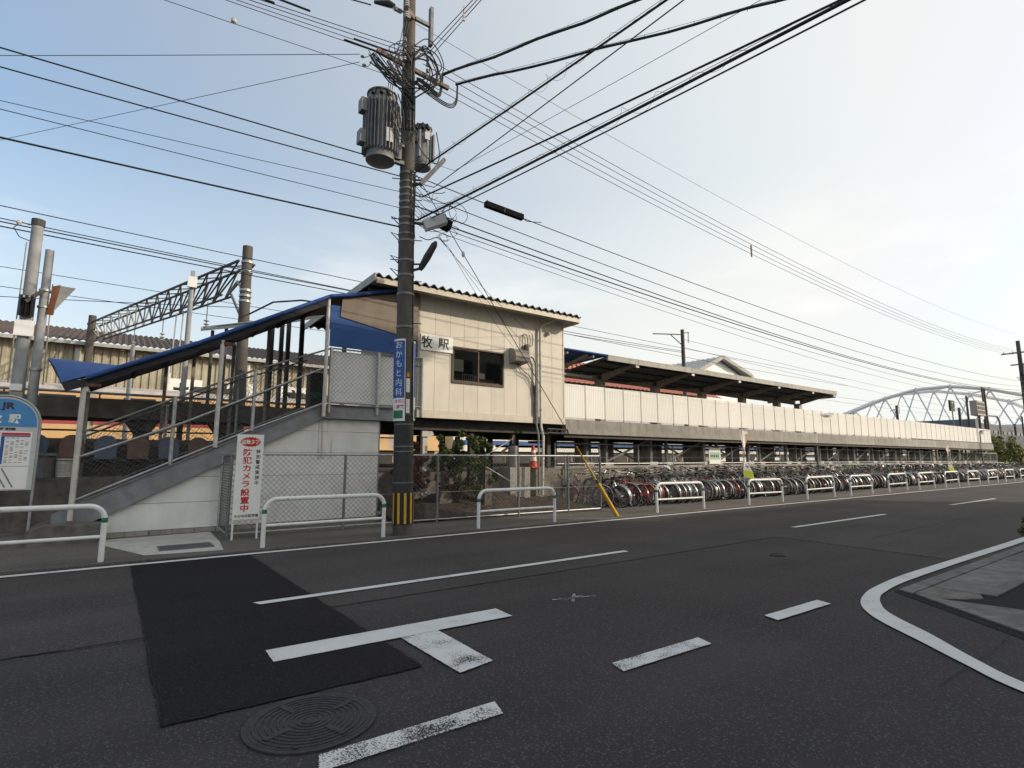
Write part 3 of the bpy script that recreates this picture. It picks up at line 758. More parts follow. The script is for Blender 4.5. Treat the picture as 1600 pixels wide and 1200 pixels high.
# sign on the house
SG = thing('station_name_board', (7.02,12.98,4.55), 'white board with black characters for the station name on the cream wall', 'sign')
MB().poly([(6.47,12.965,4.42),(7.45,12.965,4.42),(7.45,12.965,4.86),(6.47,12.965,4.86)], (0,.03,0)).build('board', 'sign_white', SG)
m = MB(); lettering(m, '牧', .34, 6.65, 12.962, 4.645, .007); lettering(m, '駅', .34, 7.16, 12.962, 4.645, .007); m.build('characters', 'ink', SG)
# rainwater pipe, conduits, hood, meter
dp = thing('downpipe', (10.55,12.92,.45), 'pale grey downpipe running down the front of the station house', 'pipe')
MB().tube([(10.95,12.70,5.90),(10.93,12.74,5.83),(10.62,12.90,5.66),(10.56,12.92,5.55),(10.55,12.92,5.2),(10.56,12.92,2.5),(10.55,12.80,2.2),(10.5,12.80,.45)], .042, 10).build('pipe', 'white_old', dp, True)
for z in (5.2,4.4,3.6,3.0): MB().lathe((10.555,12.92,z), [(.05,-.02),(.05,.02)], 12).build('clamp', 'galv', dp)
cd = thing('conduit', (10.38,12.93,.6), 'grey conduit pipe beside the downpipe on the station house', 'conduit')
MB().tube([(10.20,12.93,4.62),(10.26,12.92,4.6),(10.36,12.92,4.45),(10.38,12.92,4.2),(10.38,12.92,2.55),(10.36,12.8,2.2),(10.36,12.8,.5)], .030, 8).build('pipe', 'galv_dark', cd, True)
MB().box(10.30,10.36,12.945,12.985,2.62,3.75).build('duct', 'galv_dark', cd)
hd = thing('vent_hood', (9.68,12.9,4.4), 'rusty rounded ventilation hood on the station house wall', 'vent')
prof = [(12.99,4.36),(12.66,4.40),(12.64,4.52),(12.66,4.64),(12.74,4.74),(12.86,4.79),(12.99,4.80)]
MB().poly([(9.42,y,z) for y, z in prof], (.52,0,0)).build('hood', 'hood', hd)
MB().poly([(9.40,y,z) for y, z in [(12.99,4.35),(12.65,4.39),(12.63,4.52),(12.65,4.65),(12.73,4.75),(12.86,4.80),(12.99,4.81)]], (.018,0,0)).build('side_plate', 'steel_beige', hd)
mt = thing('meter_box', (10.02,12.95,4.75), 'small dark terminal box with cable loop above the vent hood', 'meter')
MB().box(9.96,10.08,12.90,12.985,4.78,4.98).build('case', 'steel_dark', mt); MB().box(10.05,10.12,12.91,12.985,4.72,5.02).build('cover', 'steel_beige', mt)
pts = [(9.87,12.95,4.8)]+[(9.97+.10*math.cos(a), 12.95, 5.18+.14*math.sin(a)) for a in [math.pi-k*math.pi/6 for k in range(7)]]+[(10.08,12.95,5.05),(10.16,12.95,4.93),(10.26,12.95,5.0),(10.28,12.95,5.2),(10.25,12.95,5.35)]
MB().tube(pts, .012, 6).build('cable_loop', 'cable', mt, True)
MB().tube([(9.7,12.93,4.36),(9.8,12.9,4.2),(10.1,12.93,4.05),(10.3,12.93,3.8),(10.33,12.93,3.5)], .014, 6).build('cable', 'cable', mt, True)
MB().tube([(9.66,12.93,4.36),(9.76,12.9,4.12),(10.05,12.93,3.98),(10.28,12.93,3.7),(10.31,12.93,3.4)], .010, 6).build('cable', 'cable', mt, True)
for x, z in ((10.9,5.45),): MB().lathe((x,12.94,z), [(.05,-.05),(.06,0),(.05,.05)], 10).build('cap', 'steel_beige', mt)
MB().tube([(10.62,12.7,2.42),(11.42,12.7,2.42),(11.45,12.7,2.40),(11.45,12.7,2.32),(11.40,12.7,2.30),(10.62,12.7,2.30)], .025, 6).build('pipe_frame', 'steel_dark', cd)
for x in (10.75,11.0,11.2): MB().cyl((x,12.7,2.31),(x,12.7,2.41),.018,6).build('rung', 'steel_dark', cd)

# ------------------------------------------------------------------ platform
P_ = thing('station_platform', (35,15,1.1), 'long raised station platform on steel posts with white ribbed panel fence', 'platform')
seg = None; nseg = 14
for k in range(nseg):
    x = 11.62+k*3.36
    if seg is None: seg = MB().box(x+.004,x+3.356,12.97,13.16,2.31,2.78).build('edge_beam', 'concrete', P_)
    else: shift(seg, (k*3.36,0,0), P_)
MB().box(11.62,58.66,13.165,18.2,2.55,2.76).build('deck', 'concrete_dark', P_)
MB().box(11.62,58.66,13.05,13.12,2.20,2.30).build('edge_channel', 'steel_dark', P_)
MB().box(11.62,58.66,17.6,18.25,2.30,2.60).build('edge_beam', 'concrete_dark', P_)
for k in range(14):
    x = 11.62+k*3.36
    MB().box(x+.2,x+.32,13.17,18.1,2.30,2.54).build('cross_beam', 'steel_dark', P_)
# ribbed panels
def ribbed(w, h, ribs=11):
    m = MB(); pts = []
    for i in range(ribs):
        a = i*w/ribs; r = w/ribs
        pts += [(a,0),(a+r*.55,0),(a+r*.62,-.004),(a+r*.93,-.004)]
    pts.append((w,0)); n = len(pts)
    vs = [(x,y,0) for x,y in pts]+[(x,y,h) for x,y in pts]+[(x,.012+y,0) for x,y in pts]+[(x,.012+y,h) for x,y in pts]
    fs = [(i,i+1,n+i+1,n+i) for i in range(n-1)]+[(2*n+i+1,2*n+i,3*n+i,3*n+i+1) for i in range(n-1)]+[(n+i,n+i+1,3*n+i+1,3*n+i) for i in range(n-1)]
    return m, vs, fs
m, vs, fs = ribbed(.915, 1.09)
pan = None; post = None; npan = 51; pw = (58.5-11.62)/npan
for k in range(npan):
    x = 11.62+k*pw
    if pan is None:
        m.add([(x+.002+a, 13.02+b, 2.845+c) for a,b,c in vs], fs); pan = m.build('fence_panel', 'panel_white', P_)
        post = MB().box(x-.007,x+.007,13.004,13.05,2.79,3.95).build('fence_post', 'white_old', P_)
    else:
        q = shift(pan, (k*pw,0,random.uniform(-.004,.004)), P_); shift(post, (k*pw,0,0), P_)
MB().box(11.62,58.5,13.035,13.065,3.9,3.93).build('fence_rail', 'galv', P_)
MB().box(11.62,58.5,13.035,13.065,2.90,2.94).build('fence_rail', 'galv', P_)
MB().box(58.5,58.52,13.03,16,2.845,3.93).build('end_fence_panel', 'panel_white', P_)
# posts and braces under the deck
c1 = c2 = b1 = ft = dk = None
for k in range(14):
    x = 12.3+k*3.36
    if c1 is None:
        c1 = MB().box(x+.95-.06,x+.95+.06,13.70,13.82,1.3,2.30).build('post', 'steel_paint', P_)
        c2 = MB().box(x+1.92-.05,x+1.92+.05,13.72,13.82,1.3,2.30).build('post', 'steel_paint', P_)
        b1 = MB().beam((x+2.0,13.76,1.45),(x+4.2,13.76,2.22),.03,.07).build('brace', 'steel_paint', P_)
        b2 = MB().beam((x+2.0,14.3,2.22),(x+4.2,14.3,1.45),.03,.07).build('brace', 'steel_dark', P_)
        ft = MB().box(x+.72,x+1.18,13.6,13.95,1.1,1.42).build('footing', 'concrete_pale', P_)
        ft2 = MB().box(x+1.72,x+2.12,13.6,13.95,1.1,1.40).build('footing', 'concrete_pale', P_)
        dk = MB().box(x+2.15,x+2.6,15.2,15.65,1.0,2.55).build('pier', 'concrete_dark', P_)
        dk2 = MB().box(x+2.15,x+2.6,17.2,17.65,1.0,2.55).build('pier', 'concrete_dark', P_)
    else:
        for o in (c1,c2,b1,b2,ft,ft2,dk,dk2): shift(o, (k*3.36,0,0), P_)
for y, z in ((15.0,2.1),(17.0,2.0)):
    MB().tube([(11.7,y,z),(58,y,z)], .05, 6).build('pipe', 'steel_dark', P_)

# left stretch of the platform beyond the stairs
PL = thing('platform_approach', (0,16.5,1.1), 'rust stained concrete platform edge behind the stairs at the left', 'platform')
for k in range(6):
    x = -12+k*3.2
    MB().box(x+.005,x+3.195,15.2,15.5,2.42,2.86).build('edge_beam', 'concrete_rust', PL)
MB().box(-12,11.5,15.51,18.2,2.5,2.84).build('deck', 'concrete_dark', PL)
for x in (-9,-5.5,-2.2,.55,2.3,4.1):
    MB().poly([(x-.16,15.6,1.1),(x+.16,15.6,1.1),(x+.16,15.6,2.1),(x+.42,15.6,2.5),(x-.42,15.6,2.5),(x-.16,15.6,2.1)], (0,.35,0)).build('pier', 'concrete_dark', PL)
MB().tube([(-12,15.35,2.99),(7,15.35,2.99)], .03, 6).build('kerb_pipe', 'galv', PL)
for k in range(12): MB().cyl((-11.5+k*1.6,15.35,2.86),(-11.5+k*1.6,15.35,2.99),.02,6).build('pipe_stand', 'galv_dark', PL)
MB().tube([(-12,15.1,2.13),(7,15.1,2.13)], .022, 6).build('pipe', 'cable', PL)
MB().box(-12,6,14.95,15.1,1.0,1.95).box(-12,6,15.1,15.3,1.87,1.95).build('low_wall', 'concrete_dark', PL)

# platform canopy
K = thing('platform_canopy', (22.6,15.2,2.8), 'concrete winged canopy over the platform carried by a row of single columns', 'canopy')
fz0, fz1 = 4.96, 5.16
nf = 11; xw = (31.5-13.86)/nf; sgm = None
for k in range(nf):
    x = 13.86+k*xw
    if sgm is None: sgm = MB().box(x+.006,x+xw-.006,13.2,13.28,fz0,fz1).build('fascia_panel', 'concrete_pale', K)
    else: shift(sgm, (k*xw,0,random.uniform(-.006,.006)), K)
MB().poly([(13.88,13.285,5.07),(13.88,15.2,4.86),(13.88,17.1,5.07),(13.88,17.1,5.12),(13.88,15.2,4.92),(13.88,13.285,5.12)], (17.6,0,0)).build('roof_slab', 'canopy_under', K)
MB().box(13.86,31.5,17.1,17.18,fz0,fz1).build('rear_fascia', 'concrete_pale', K)
MB().box(31.44,31.52,13.29,17.09,4.82,5.14).build('end_fascia', 'concrete_pale', K)
cc = None
for k in range(6):
    x = 15.45+k*3.36 if k < 5 else 31.2
    if cc is None:
        cc = MB().box(x-.15,x+.15,15.05,15.35,2.76,4.62).build('column', 'steel_beige', K)
        ca = MB().poly([(x-.07,13.3,4.97),(x-.07,15.05,4.56),(x-.07,15.05,4.83),(x-.07,13.3,5.06)], (.14,0,0)).build('bracket_arm', 'steel_beige', K)
        cb = MB().poly([(x-.07,15.35,4.56),(x-.07,17.05,4.97),(x-.07,17.05,5.06),(x-.07,15.35,4.83)], (.14,0,0)).build('bracket_arm', 'steel_beige', K)
        ce = MB().box(x-.08,x+.08,13.24,13.30,4.86,4.955).build('arm_end', 'panel_white', K); x00 = x
    else:
        for o in (cc,ca,cb,ce): shift(o, (x-x00,0,0), K)
for k in range(5):
    MB().box(13.9,31.4,13.6+k*.75,13.66+k*.75,4.97-.08*(k if k < 3 else 4-k),5.03-.08*(k if k < 3 else 4-k)).build('purlin', 'steel_dark', K)
KB = thing('platform_canopy_link', (12.7,15,2.8), 'short blue roofed canopy joining the station house to the platform canopy', 'canopy')
MB().poly([(11.64,13.22,5.10),(13.84,13.22,5.10),(13.84,16.8,5.0),(11.64,16.8,5.0)], (0,0,.04)).build('sheet', 'tarp_blue', KB)
MB().tube([(11.64,13.2,5.13),(13.84,13.2,5.13)], .035, 8).build('rolled_edge', 'tarp_blue', KB)
for x in (12.0,13.2): 
    MB().beam((x,13.25,5.03),(x,16.7,4.93),.05,.08).build('rafter', 'steel_beige', KB)
MB().poly([(12.86,13.3,5.02),(12.86,15.0,4.6),(12.86,15.0,4.76),(12.86,13.3,5.08)], (.1,0,0)).build('bracket_arm', 'steel_beige', KB)
MB().box(12.78,12.98,15.0,15.2,2.76,4.95).build('column', 'steel_beige', KB)
MB().tube([(11.7,14.6,4.55),(14.4,14.6,4.58)], .06, 8).build('lamp_tube', 'white_old', KB)

# decorative retaining wall with its own fence
RW = thing('retaining_wall', (35,13.5,0), 'low concrete retaining wall with diagonal relief behind the parked bicycles', 'wall')
for k in range(17):
    x = 11.55+k*3.0
    MB().box(x+.006,x+2.994,13.47,13.75,-.1,1.20).build('wall_panel', 'retaining', RW)
    MB().box(x+.006,x+2.994,13.44,13.78,1.205,1.29).build('coping', 'concrete', RW)
    if k < 3:
        for a, b in (((.1,.15),(.75,1.1)),((.5,.1),(1.15,.9)),((1.0,.2),(1.7,1.1)),((1.6,.1),(2.3,1.0)),((2.2,.15),(2.9,1.05)),((.15,1.05),(.45,.8)),((.85,1.0),(1.1,.75)),((1.5,1.0),(1.75,.7)),((2.1,1.0),(2.4,.7))):
            MB().beam((x+a[0],13.465,a[1]),(x+b[0],13.465,b[1]),.05,.045,(0,1,0)).build('relief_rib', 'retaining', RW)
MB().box(9.6,10.35,13.2,13.8,-.1,1.27).build('pier_block', 'concrete', RW)
MB().box(10.75,11.54,13.42,13.9,-.1,1.24).build('wall_panel', 'retaining', RW)
MB().box(-6,9.5,14.0,14.3,-.1,1.15).build('wall_panel', 'concrete_dark', RW)

def fence(name, label, pts, z0, z1, step, group=None, m='galv', mesh=True, midwire=True, base=0):
    t = thing(name, (pts[0][0], pts[0][1], z0), label, 'fence', group)
    for (xa, ya), (xb, yb) in zip(pts[:-1], pts[1:]):
        a, b = Vector((xa,ya,0)), Vector((xb,yb,0)); L = (b-a).length; d = (b-a)/L; n = max(1, round(L/step))
        for k in range(n+1):
            p = a+d*(L*k/n)
            MB().cyl((p.x,p.y,base),(p.x,p.y,z1+.01),.030,8).build('post', m, t)
        MB().cyl((xa,ya,z1),(xb,yb,z1),.020,8).build('top_rail', m, t)
        MB().cyl((xa,ya,z0),(xb,yb,z0),.018,8).build('bottom_rail', m, t)
        if midwire: MB().cyl((xa,ya,(z0+z1)/2-.12),(xb,yb,(z0+z1)/2-.12),.005,4).build('tension_wire', m, t)
        if mesh: stuff(chainlink(MB(), lambda u, v, a=a, d=d: a+d*u+Vector((0,0,z0+v)), L, z1-z0).build('chain_link', 'mesh_wire', t))
    return t
fence('chain_link_fence', 'grey chain link fence along the pavement in front of the shrubs and station house', [(1.93,13.0),(1.90,11.75),(4.12,11.72),(6.36,11.70),(8.72,11.62),(10.4,11.55),(11.62,11.50),(11.95,13.4)], .10, 1.60, 3)
fence('embankment_fence', 'chain link fence standing on the retaining wall above the bicycles', [(11.7,13.6),(62.2,13.6)], 1.36, 2.03, 2.05, base=1.28)

# ------------------------------------------------------------------ utility pole
UP = thing('utility_pole', (4.77,10.17,0), 'tall concrete utility pole crowded with cables beside the road', 'utility pole')
def ax(z): return Vector((4.77-.015*z, 10.17, z))
def pr(z): return .195-.0052*z
def pol(ang, r, z): c = ax(z); return Vector((c.x+r*math.cos(ang), c.y+r*math.sin(ang), z))
VA = math.atan2(-10.17, -4.77)          # angle from the pole towards the camera
MB().tube([ax(z) for z in (0,2,4,6,8,10,13)], [pr(z) for z in (0,2,4,6,8,10,13)], 20).build('shaft', 'pole_concrete', UP, True)
MB().tube([ax(.85),ax(2.38)], [pr(.85)+.012,pr(2.38)+.012], 20).build('sleeve', 'pole_sleeve', UP, True)
for z in (1.05,1.66,1.76,2.2): MB().tube([ax(z-.01),ax(z+.01)], pr(z)+.018, 20).build('band', 'galv_dark', UP, True)
MB().tube([ax(.25),ax(.86)], [pr(.25)+.016,pr(.86)+.016], 20).build('guard', 'black', UP, True)
m = None
for k in range(10):
    a = 2*math.pi*k/10+.1; w = .24
    vs = []
    for z in (.26,.85):
        for t in (-w/2,0,w/2): vs.append(pol(a+t, pr(z)+.0185, z))
    MB().add(vs, [(0,1,4,3),(1,2,5,4)]).build('yellow_stripe', 'yellow', UP)
for z in (4.2,4.9,5.3,5.62,6.05,6.2,6.4,6.55,6.75,6.9,7.05,7.2,7.35,7.55,8.6,8.75,9.2):
    MB().tube([ax(z-.022),ax(z+.022)], pr(z)+.010, 20).build('band', 'galv_dark', UP, True)
for k in range(12):
    z = 3.4+k*.45; s_ = -1 if k % 2 else 1
    a = VA+s_*math.pi/2
    MB().cyl(pol(a, pr(z)-.02, z), pol(a, pr(z)+.16, z), .010, 6).build('step_bolt', 'steel_dark', UP)
for z in (5.32,5.6,6.1,6.45):
    a = VA-math.pi/2+.15
    MB().tube([pol(a,pr(z),z+.08),pol(a,pr(z)+.16,z+.12),pol(a,pr(z),z-.03)], .012, 5).build('hook', 'steel_dark', UP)
# cross arms
def S(p, f=1.015): c = Vector((0,0,1.5)); return c+(Vector(p)-c)*f
arm1 = (S((3.80,9.95,9.95)), S((5.50,9.95,9.82)))
MB().beam(*arm1, .075, .09).build('crossarm', 'crossarm', UP)
MB().beam(ax(9.45)+Vector((-.1,-.1,0)), Vector((4.1,10.1,9.95)), .05, .05).build('arm_brace', 'crossarm', UP)
MB().beam((4.80,10.3,11.45), (4.12,9.25,10.55), .075, .09).build('crossarm', 'crossarm', UP)
MB().beam(ax(11.2), (4.35,9.6,10.8), .04, .04).build('arm_brace', 'crossarm', UP)
MB().box(5.05,5.12,10.0,10.12,10.75,11.7).box(4.7,5.05,10.03,10.09,11.2,11.28).build('switch_bracket', 'galv_dark', UP)
def insulator(p, n=3, r=.05, s=1.0):
    prof = []
    for k in range(n): prof += [(r*.5,k*.05*s),(r,k*.05*s+.012),(r*.95,k*.05*s+.03),(r*.45,k*.05*s+.045)]
    MB().lathe(p, prof, 10).build('insulator', 'porcelain', UP, True)
for p in ((4.30,9.55,10.66),(4.22,9.42,10.52),(4.14,9.28,10.38),(4.24,9.5,10.85)): insulator(p, 3, .055)
for x in (3.56,3.60): insulator((x,10.12,9.78 if x < 3.58 else 9.60), 1, .045)
for z in (10.05,10.2,10.35,10.5): insulator((4.44,10.0,z), 2, .04); insulator((5.02,10.05,z-.15), 2, .04)
MB().tube([(3.72,9.98,11.05),(3.95,9.75,10.96),(4.02,9.66,10.88)], [.035,.075,.05], 8).build('cable_end', 'black', UP)
for k in range(3): MB().lathe((4.04+.05*k,9.62-.0*k,10.80), [(.03,-.04),(.065,0),(.03,.04)], 10).build('insulator', 'porcelain', UP, True)
for x, z in ((3.56,9.80),(3.60,9.62)): MB().tube(smooth([(x,10.12,z),(x+.10,10.1,z+.03),(3.86,10.1,10.08)]), .008, 5).build('link', 'steel_dark', UP)
MB().tube([(4.0,9.68,10.9),(4.08,9.6,10.80),(4.20,9.42,10.62)], .015, 6).build('link', 'steel_dark', UP)
# drop leads and cable loops round the head of the pole
random.seed(11)
for k, (x, y) in enumerate(((4.32,9.55),(4.24,9.45),(4.15,9.32))):
    MB().tube([(x,y,10.6),(x-.06,y+.1,10.0),(x-.15,y+.4,9.3),(x-.12,y+.55,9.1)], .008, 5).build('lead', 'cable', UP)
def loop(c, r, tilt, name='cable_loop', rad=.014, m='cable', span=1.6, start=0):
    pts = []
    for i in range(15):
        a = start+span*math.pi*i/14
        p = Vector((math.cos(a)*r, 0, math.sin(a)*r*random.uniform(.85,1.1))); p.rotate(Matrix.Rotation(tilt, 3, 'Z'))
        pts.append(Vector(c)+p+Vector((random.uniform(-.02,.02),)*3))
    MB().tube(pts, rad, 5).build(name, m, UP, True)
for k in range(9):     # jumpers arching over the right hand lines
    z0 = 10.25+random.uniform(-.15,.25); w = random.uniform(.25,.62); h = random.uniform(.05,.32)
    MB().tube(smooth([(4.66,9.98,z0),(4.72+w*.35,9.95,z0+h),(4.72+w*.8,9.95,z0+h*.5),(4.76+w,9.96,z0-.22),(4.72+w*.7,9.96,z0-random.uniform(.45,.75)),(4.68,9.98,z0-random.uniform(.5,.9))]), random.uniform(.010,.018), 5).build('jumper', 'cable', UP, True)
for k in range(6):     # and over the left hand ones
    z0 = 10.15+random.uniform(-.1,.2); w = random.uniform(.2,.5)
    MB().tube(smooth([(4.60,9.98,z0),(4.55-w*.5,9.95,z0+.12),(4.5-w,9.96,z0-.1),(4.52-w*.6,9.96,z0-.4),(4.60,9.98,z0-.6)]), random.uniform(.008,.014), 5).build('jumper', 'cable', UP, True)
for k in range(15):
    x0, z0 = 3.72+random.uniform(-.1,.3), 9.75+random.uniform(-.15,.15)
    MB().tube(smooth([(x0,9.95,z0),(x0+.2,9.9,z0-random.uniform(.1,.3)),(x0+.5,9.95,z0-random.uniform(.15,.4)),(4.7,9.97,z0-random.uniform(.1,.7))]), random.uniform(.009,.017), 5).build('lead', random.choice(('cable','cable','cable_green')), UP, True)
for k in range(12):     # vertical bundle down the shaft
    a = VA+random.uniform(-.9,.9)
    MB().tube([pol(a+random.uniform(-.15,.15), pr(z)+.02, z) for z in (10.3,9.8,9.3,8.9,8.5)], random.uniform(.009,.015), 5).build('riser', random.choice(('cable','cable_green','cable')), UP, True)
for k in range(7):     # drooping bights that feed the two thick bundles
    e = (5.44+.01*k,10.15,10.22) if k < 4 else (5.80+.01*k,10.15,10.16)
    x1, zz = (5.25,9.62-.03*k) if k < 4 else (5.50,9.62-.04*k)
    MB().tube(smooth([(4.72,9.97,9.75-.02*k),(4.86,9.95,zz+.12),(x1,9.98,zz),(e[0]-.06,10.1,zz+.28),e]), .013, 5).build('bight', ('cable','cable_green')[k % 2], UP, True)
for k in range(4):
    MB().tube(smooth([(4.02+.07*k,9.80,9.05),(4.02+.09*k,9.66,8.6),(4.22+.04*k,9.70,8.15+.03*k),(4.5,9.88,8.02),(4.68,9.95,8.5),(4.70,9.97,9.3)]), .013, 5).build('transformer_lead', random.choice(('cable','cable_green')), UP, True)
MB().tube(smooth([(5.3,10.1,8.75),(5.36,10.05,8.2),(5.2,9.95,7.9),(4.85,9.95,8.1),(4.72,9.95,8.5)]), .012, 5).build('transformer_lead', 'cable', UP, True)
for k in range(3): loop((5.35+.22*k, 9.92, 6.75+.08*k), .12+.06*k, random.uniform(-.3,.3), rad=.007, start=random.uniform(0,6), span=1.8)
for k in range(11):    # slack drops at telephone height
    z0 = 7.35-.09*k; w = random.uniform(.2,.8)
    MB().tube(smooth([(4.75,9.98,z0),(4.85+w*.4,9.95,z0-random.uniform(.1,.3)),(4.9+w,9.96,z0-random.uniform(-.1,.3)),(4.95+w*1.2,9.98,z0+random.uniform(-.1,.15))]), random.uniform(.004,.009), 5).build('slack_drop', 'cable', UP, True)
for k in range(5):
    a = VA+random.uniform(-.5,1.2)
    MB().tube([pol(a, pr(z)+.018, z)+Vector((random.uniform(-.02,.02),0,0)) for z in (7.6,7.2,6.8,6.4,6.1)], random.uniform(.006,.012), 5).build('riser', 'cable', UP, True)
MB().tube([pol(VA+1.0, pr(z)+.012, z) for z in (6.2,5.6,5.0,4.4,4.0)], .010, 5).build('riser', 'cable', UP, True)

def lamp(name, label, p, q, w, h, m):
    t = thing(name, tuple(p), label, 'lamp')
    p, q = Vector(p), Vector(q); d = (q-p).normalized()
    if name == 'oval_lamp': MB().tube([p, p+d*.08, p.lerp(q,.45), q-d*.08, q], [w*.35,w*.5,w*.62,w*.52,w*.2], 12).build('housing', m, t, True)
    else: MB().beam(p, q, w, h).build('housing', m, t); MB().beam(q, q+d*.03, w*.8, h*.8).build('end_cap', 'steel_dark', t)
    MB().beam(ax(p.z-.03), p+d*.04, .05, .04).build('bracket', 'steel_dark', t); MB().beam(ax(p.z+.14), p+d*.14, .03, .03).build('bracket', 'steel_dark', t)
lamp('tube_lamp', 'slim grey tube lamp angled up from the pole just below the transformers', (4.86,9.93,7.30), (5.36,9.85,7.98), .09, .09, 'galv_dark')
lamp('oval_lamp', 'dark oval street lamp pointing up from the pole at roof height', (4.90,9.95,5.42), (5.06,9.55,5.95), .13, .09, 'steel_dark')

def transformer(name, c, r, h, label, fins, m='transformer'):
    t = thing(name, c, label, 'transformer', 'pole transformers')
    MB().lathe(c, [(r*.72,-.02),(r*.80,0),(r*.80,.05),(r*.78,.06),(r*.78,h),(r*.86,h+.005),(r*.86,h+.03),(r*.5,h+.07),(.01,h+.08)], 24).build('tank', m, t, True)
    for k in range(fins):
        a = 2*math.pi*k/fins; d = Vector((math.cos(a), math.sin(a), 0)); p = Vector(c)+d*r*.88
        MB().beam(p+Vector((0,0,h*.10)), p+Vector((0,0,h*.86)), .014, r*.30, d).build('fin', m, t)
    for a in (VA-.5, VA, VA+.45):
        p = Vector(c)+Vector((math.cos(a)*r*.62, math.sin(a)*r*.62, h*.98))
        MB().tube([p, p+Vector((math.cos(a)*.06, math.sin(a)*.06, .03)), p+Vector((math.cos(a)*.13, math.sin(a)*.13, -.12))], .035, 8).build('bushing', 'black', t, True)
    return t
T1 = (4.02,10.12,7.62)
t = transformer('transformer', T1, .37, 1.45, 'large finned grey transformer hanging left of the utility pole', 30)
for dx, z in ((-.40,.95),(-.41,.25),(.34,.85),(.36,.15)): MB().box(T1[0]+dx-.07,T1[0]+dx+.07,T1[1]-.1,T1[1]+.1,T1[2]+z,T1[2]+z+.28).build('lug', 'transformer', t)
MB().beam((3.98,9.76,8.05),(4.12,9.76,8.06),.30,.012,(0,1,0)).build('plate', 'sign_grey', t)
for z in (8.1,7.7): MB().box(4.3,4.62,10.07,10.17,z,z+.08).build('hanger', 'galv_dark', t)
t = transformer('transformer', (5.13,10.45,8.0), .26, .92, 'smaller rust stained transformer on the right side of the pole', 0)
for dx in (-.17,.17): MB().box(5.13+dx-.02,5.13+dx+.02,10.2,10.3,8.12,8.75).build('rib', 'transformer', t)
MB().box(4.75,4.98,10.3,10.4,8.5,8.58).build('hanger', 'galv_dark', t)
MB().box(5.06,5.18,10.17,10.20,8.55,8.72).build('plate', 'sign_grey', t)

# wrap-round advertising plates on the pole
def wrap_plate(name, label, a0, a1, z0, z1, m='banner_blue'):
    t = thing(name, tuple(ax(z0)), label, 'sign')
    def sheet(zz0, zz1, rr, mm, nm, b0=a0, b1=a1):
        n = 8; vs = []
        for z in (zz0, zz1):
            for i in range(n+1): vs.append(pol(b0+(b1-b0)*i/n, rr, z))
        for z in (zz0, zz1):
            for i in range(n+1): vs.append(pol(b0+(b1-b0)*i/n, rr-.006, z))
        fs = [(i,i+1,n+2+i,n+1+i) for i in range(n)]; k = 2*(n+1)
        fs += [(k+i+1,k+i,k+n+1+i,k+n+2+i) for i in range(n)]+[(0,n+1,k+n+1,k),(n,k+n,k+2*n+1,2*n+1)]
        MB().add(vs, fs).build(nm, mm, t, True)
    return t, sheet
def wrap_text(parent, body, size, ac, rr, z, m, bold=0):
    vs, fs = text_mb(body, size, bold); c, w, h = centred(vs)
    MB().add([pol(ac+a/rr, rr, z+b) for a, b in c], fs).build('characters', m, parent)
rr = pr(3)+.04
t, sh = wrap_plate('pole_advert', 'tall blue wrap-round clinic sign with white characters on the utility pole', VA-1.55, VA+.08, 2.26, 3.92)
sh(2.26,3.92,rr,'sign_white','plate'); sh(2.72,3.885,rr+.003,'banner_blue','blue_field',VA-1.5,VA+.02); sh(2.31,2.47,rr+.003,'sign_green','green_field',VA-1.2,VA-.12)
for i, chx in enumerate('おかもと内科'): wrap_text(t, chx, .165, VA-.55, rr+.006, 3.80-i*.192, 'ink_white')
wrap_text(t, '休祝日', .085, VA-.42, rr+.004, 2.655, 'red_ink'); wrap_text(t, '診療', .085, VA-.36, rr+.004, 2.545, 'red_ink', .002)
t, sh = wrap_plate('pole_advert', 'narrow strip of a second blue sign at the right edge of the utility pole', VA+1.0, VA+1.75, 2.28, 3.90)
sh(2.28,3.90,rr,'sign_white','plate'); sh(2.75,3.86,rr+.003,'banner_blue','blue_field',VA+1.05,VA+1.72); sh(2.31,2.5,rr+.003,'sign_green','green_field',VA+1.1,VA+1.7)
for z0, z1, lb in ((2.84,3.12,'upper small white number plate on the front of the utility pole'),(2.42,2.70,'lower small white number plate on the front of the utility pole')):
    t, sh = wrap_plate('number_plate', lb, VA+.20, VA+.60, z0, z1)
    sh(z0,z1,pr(3)+.010,'sign_white','plate')
    for i in range(5): sh(z1-.05-.045*i,z1-.03-.045*i,pr(3)+.012,'grey_ink','print',VA+.36,VA+.36+.03+.02*(i % 3))
t, sh = wrap_plate('warning_sticker', 'small yellow sticker above the number plates on the utility pole', VA+.25, VA+.55, 3.15, 3.24); sh(3.15,3.24,pr(3)+.009,'yellow','plate')

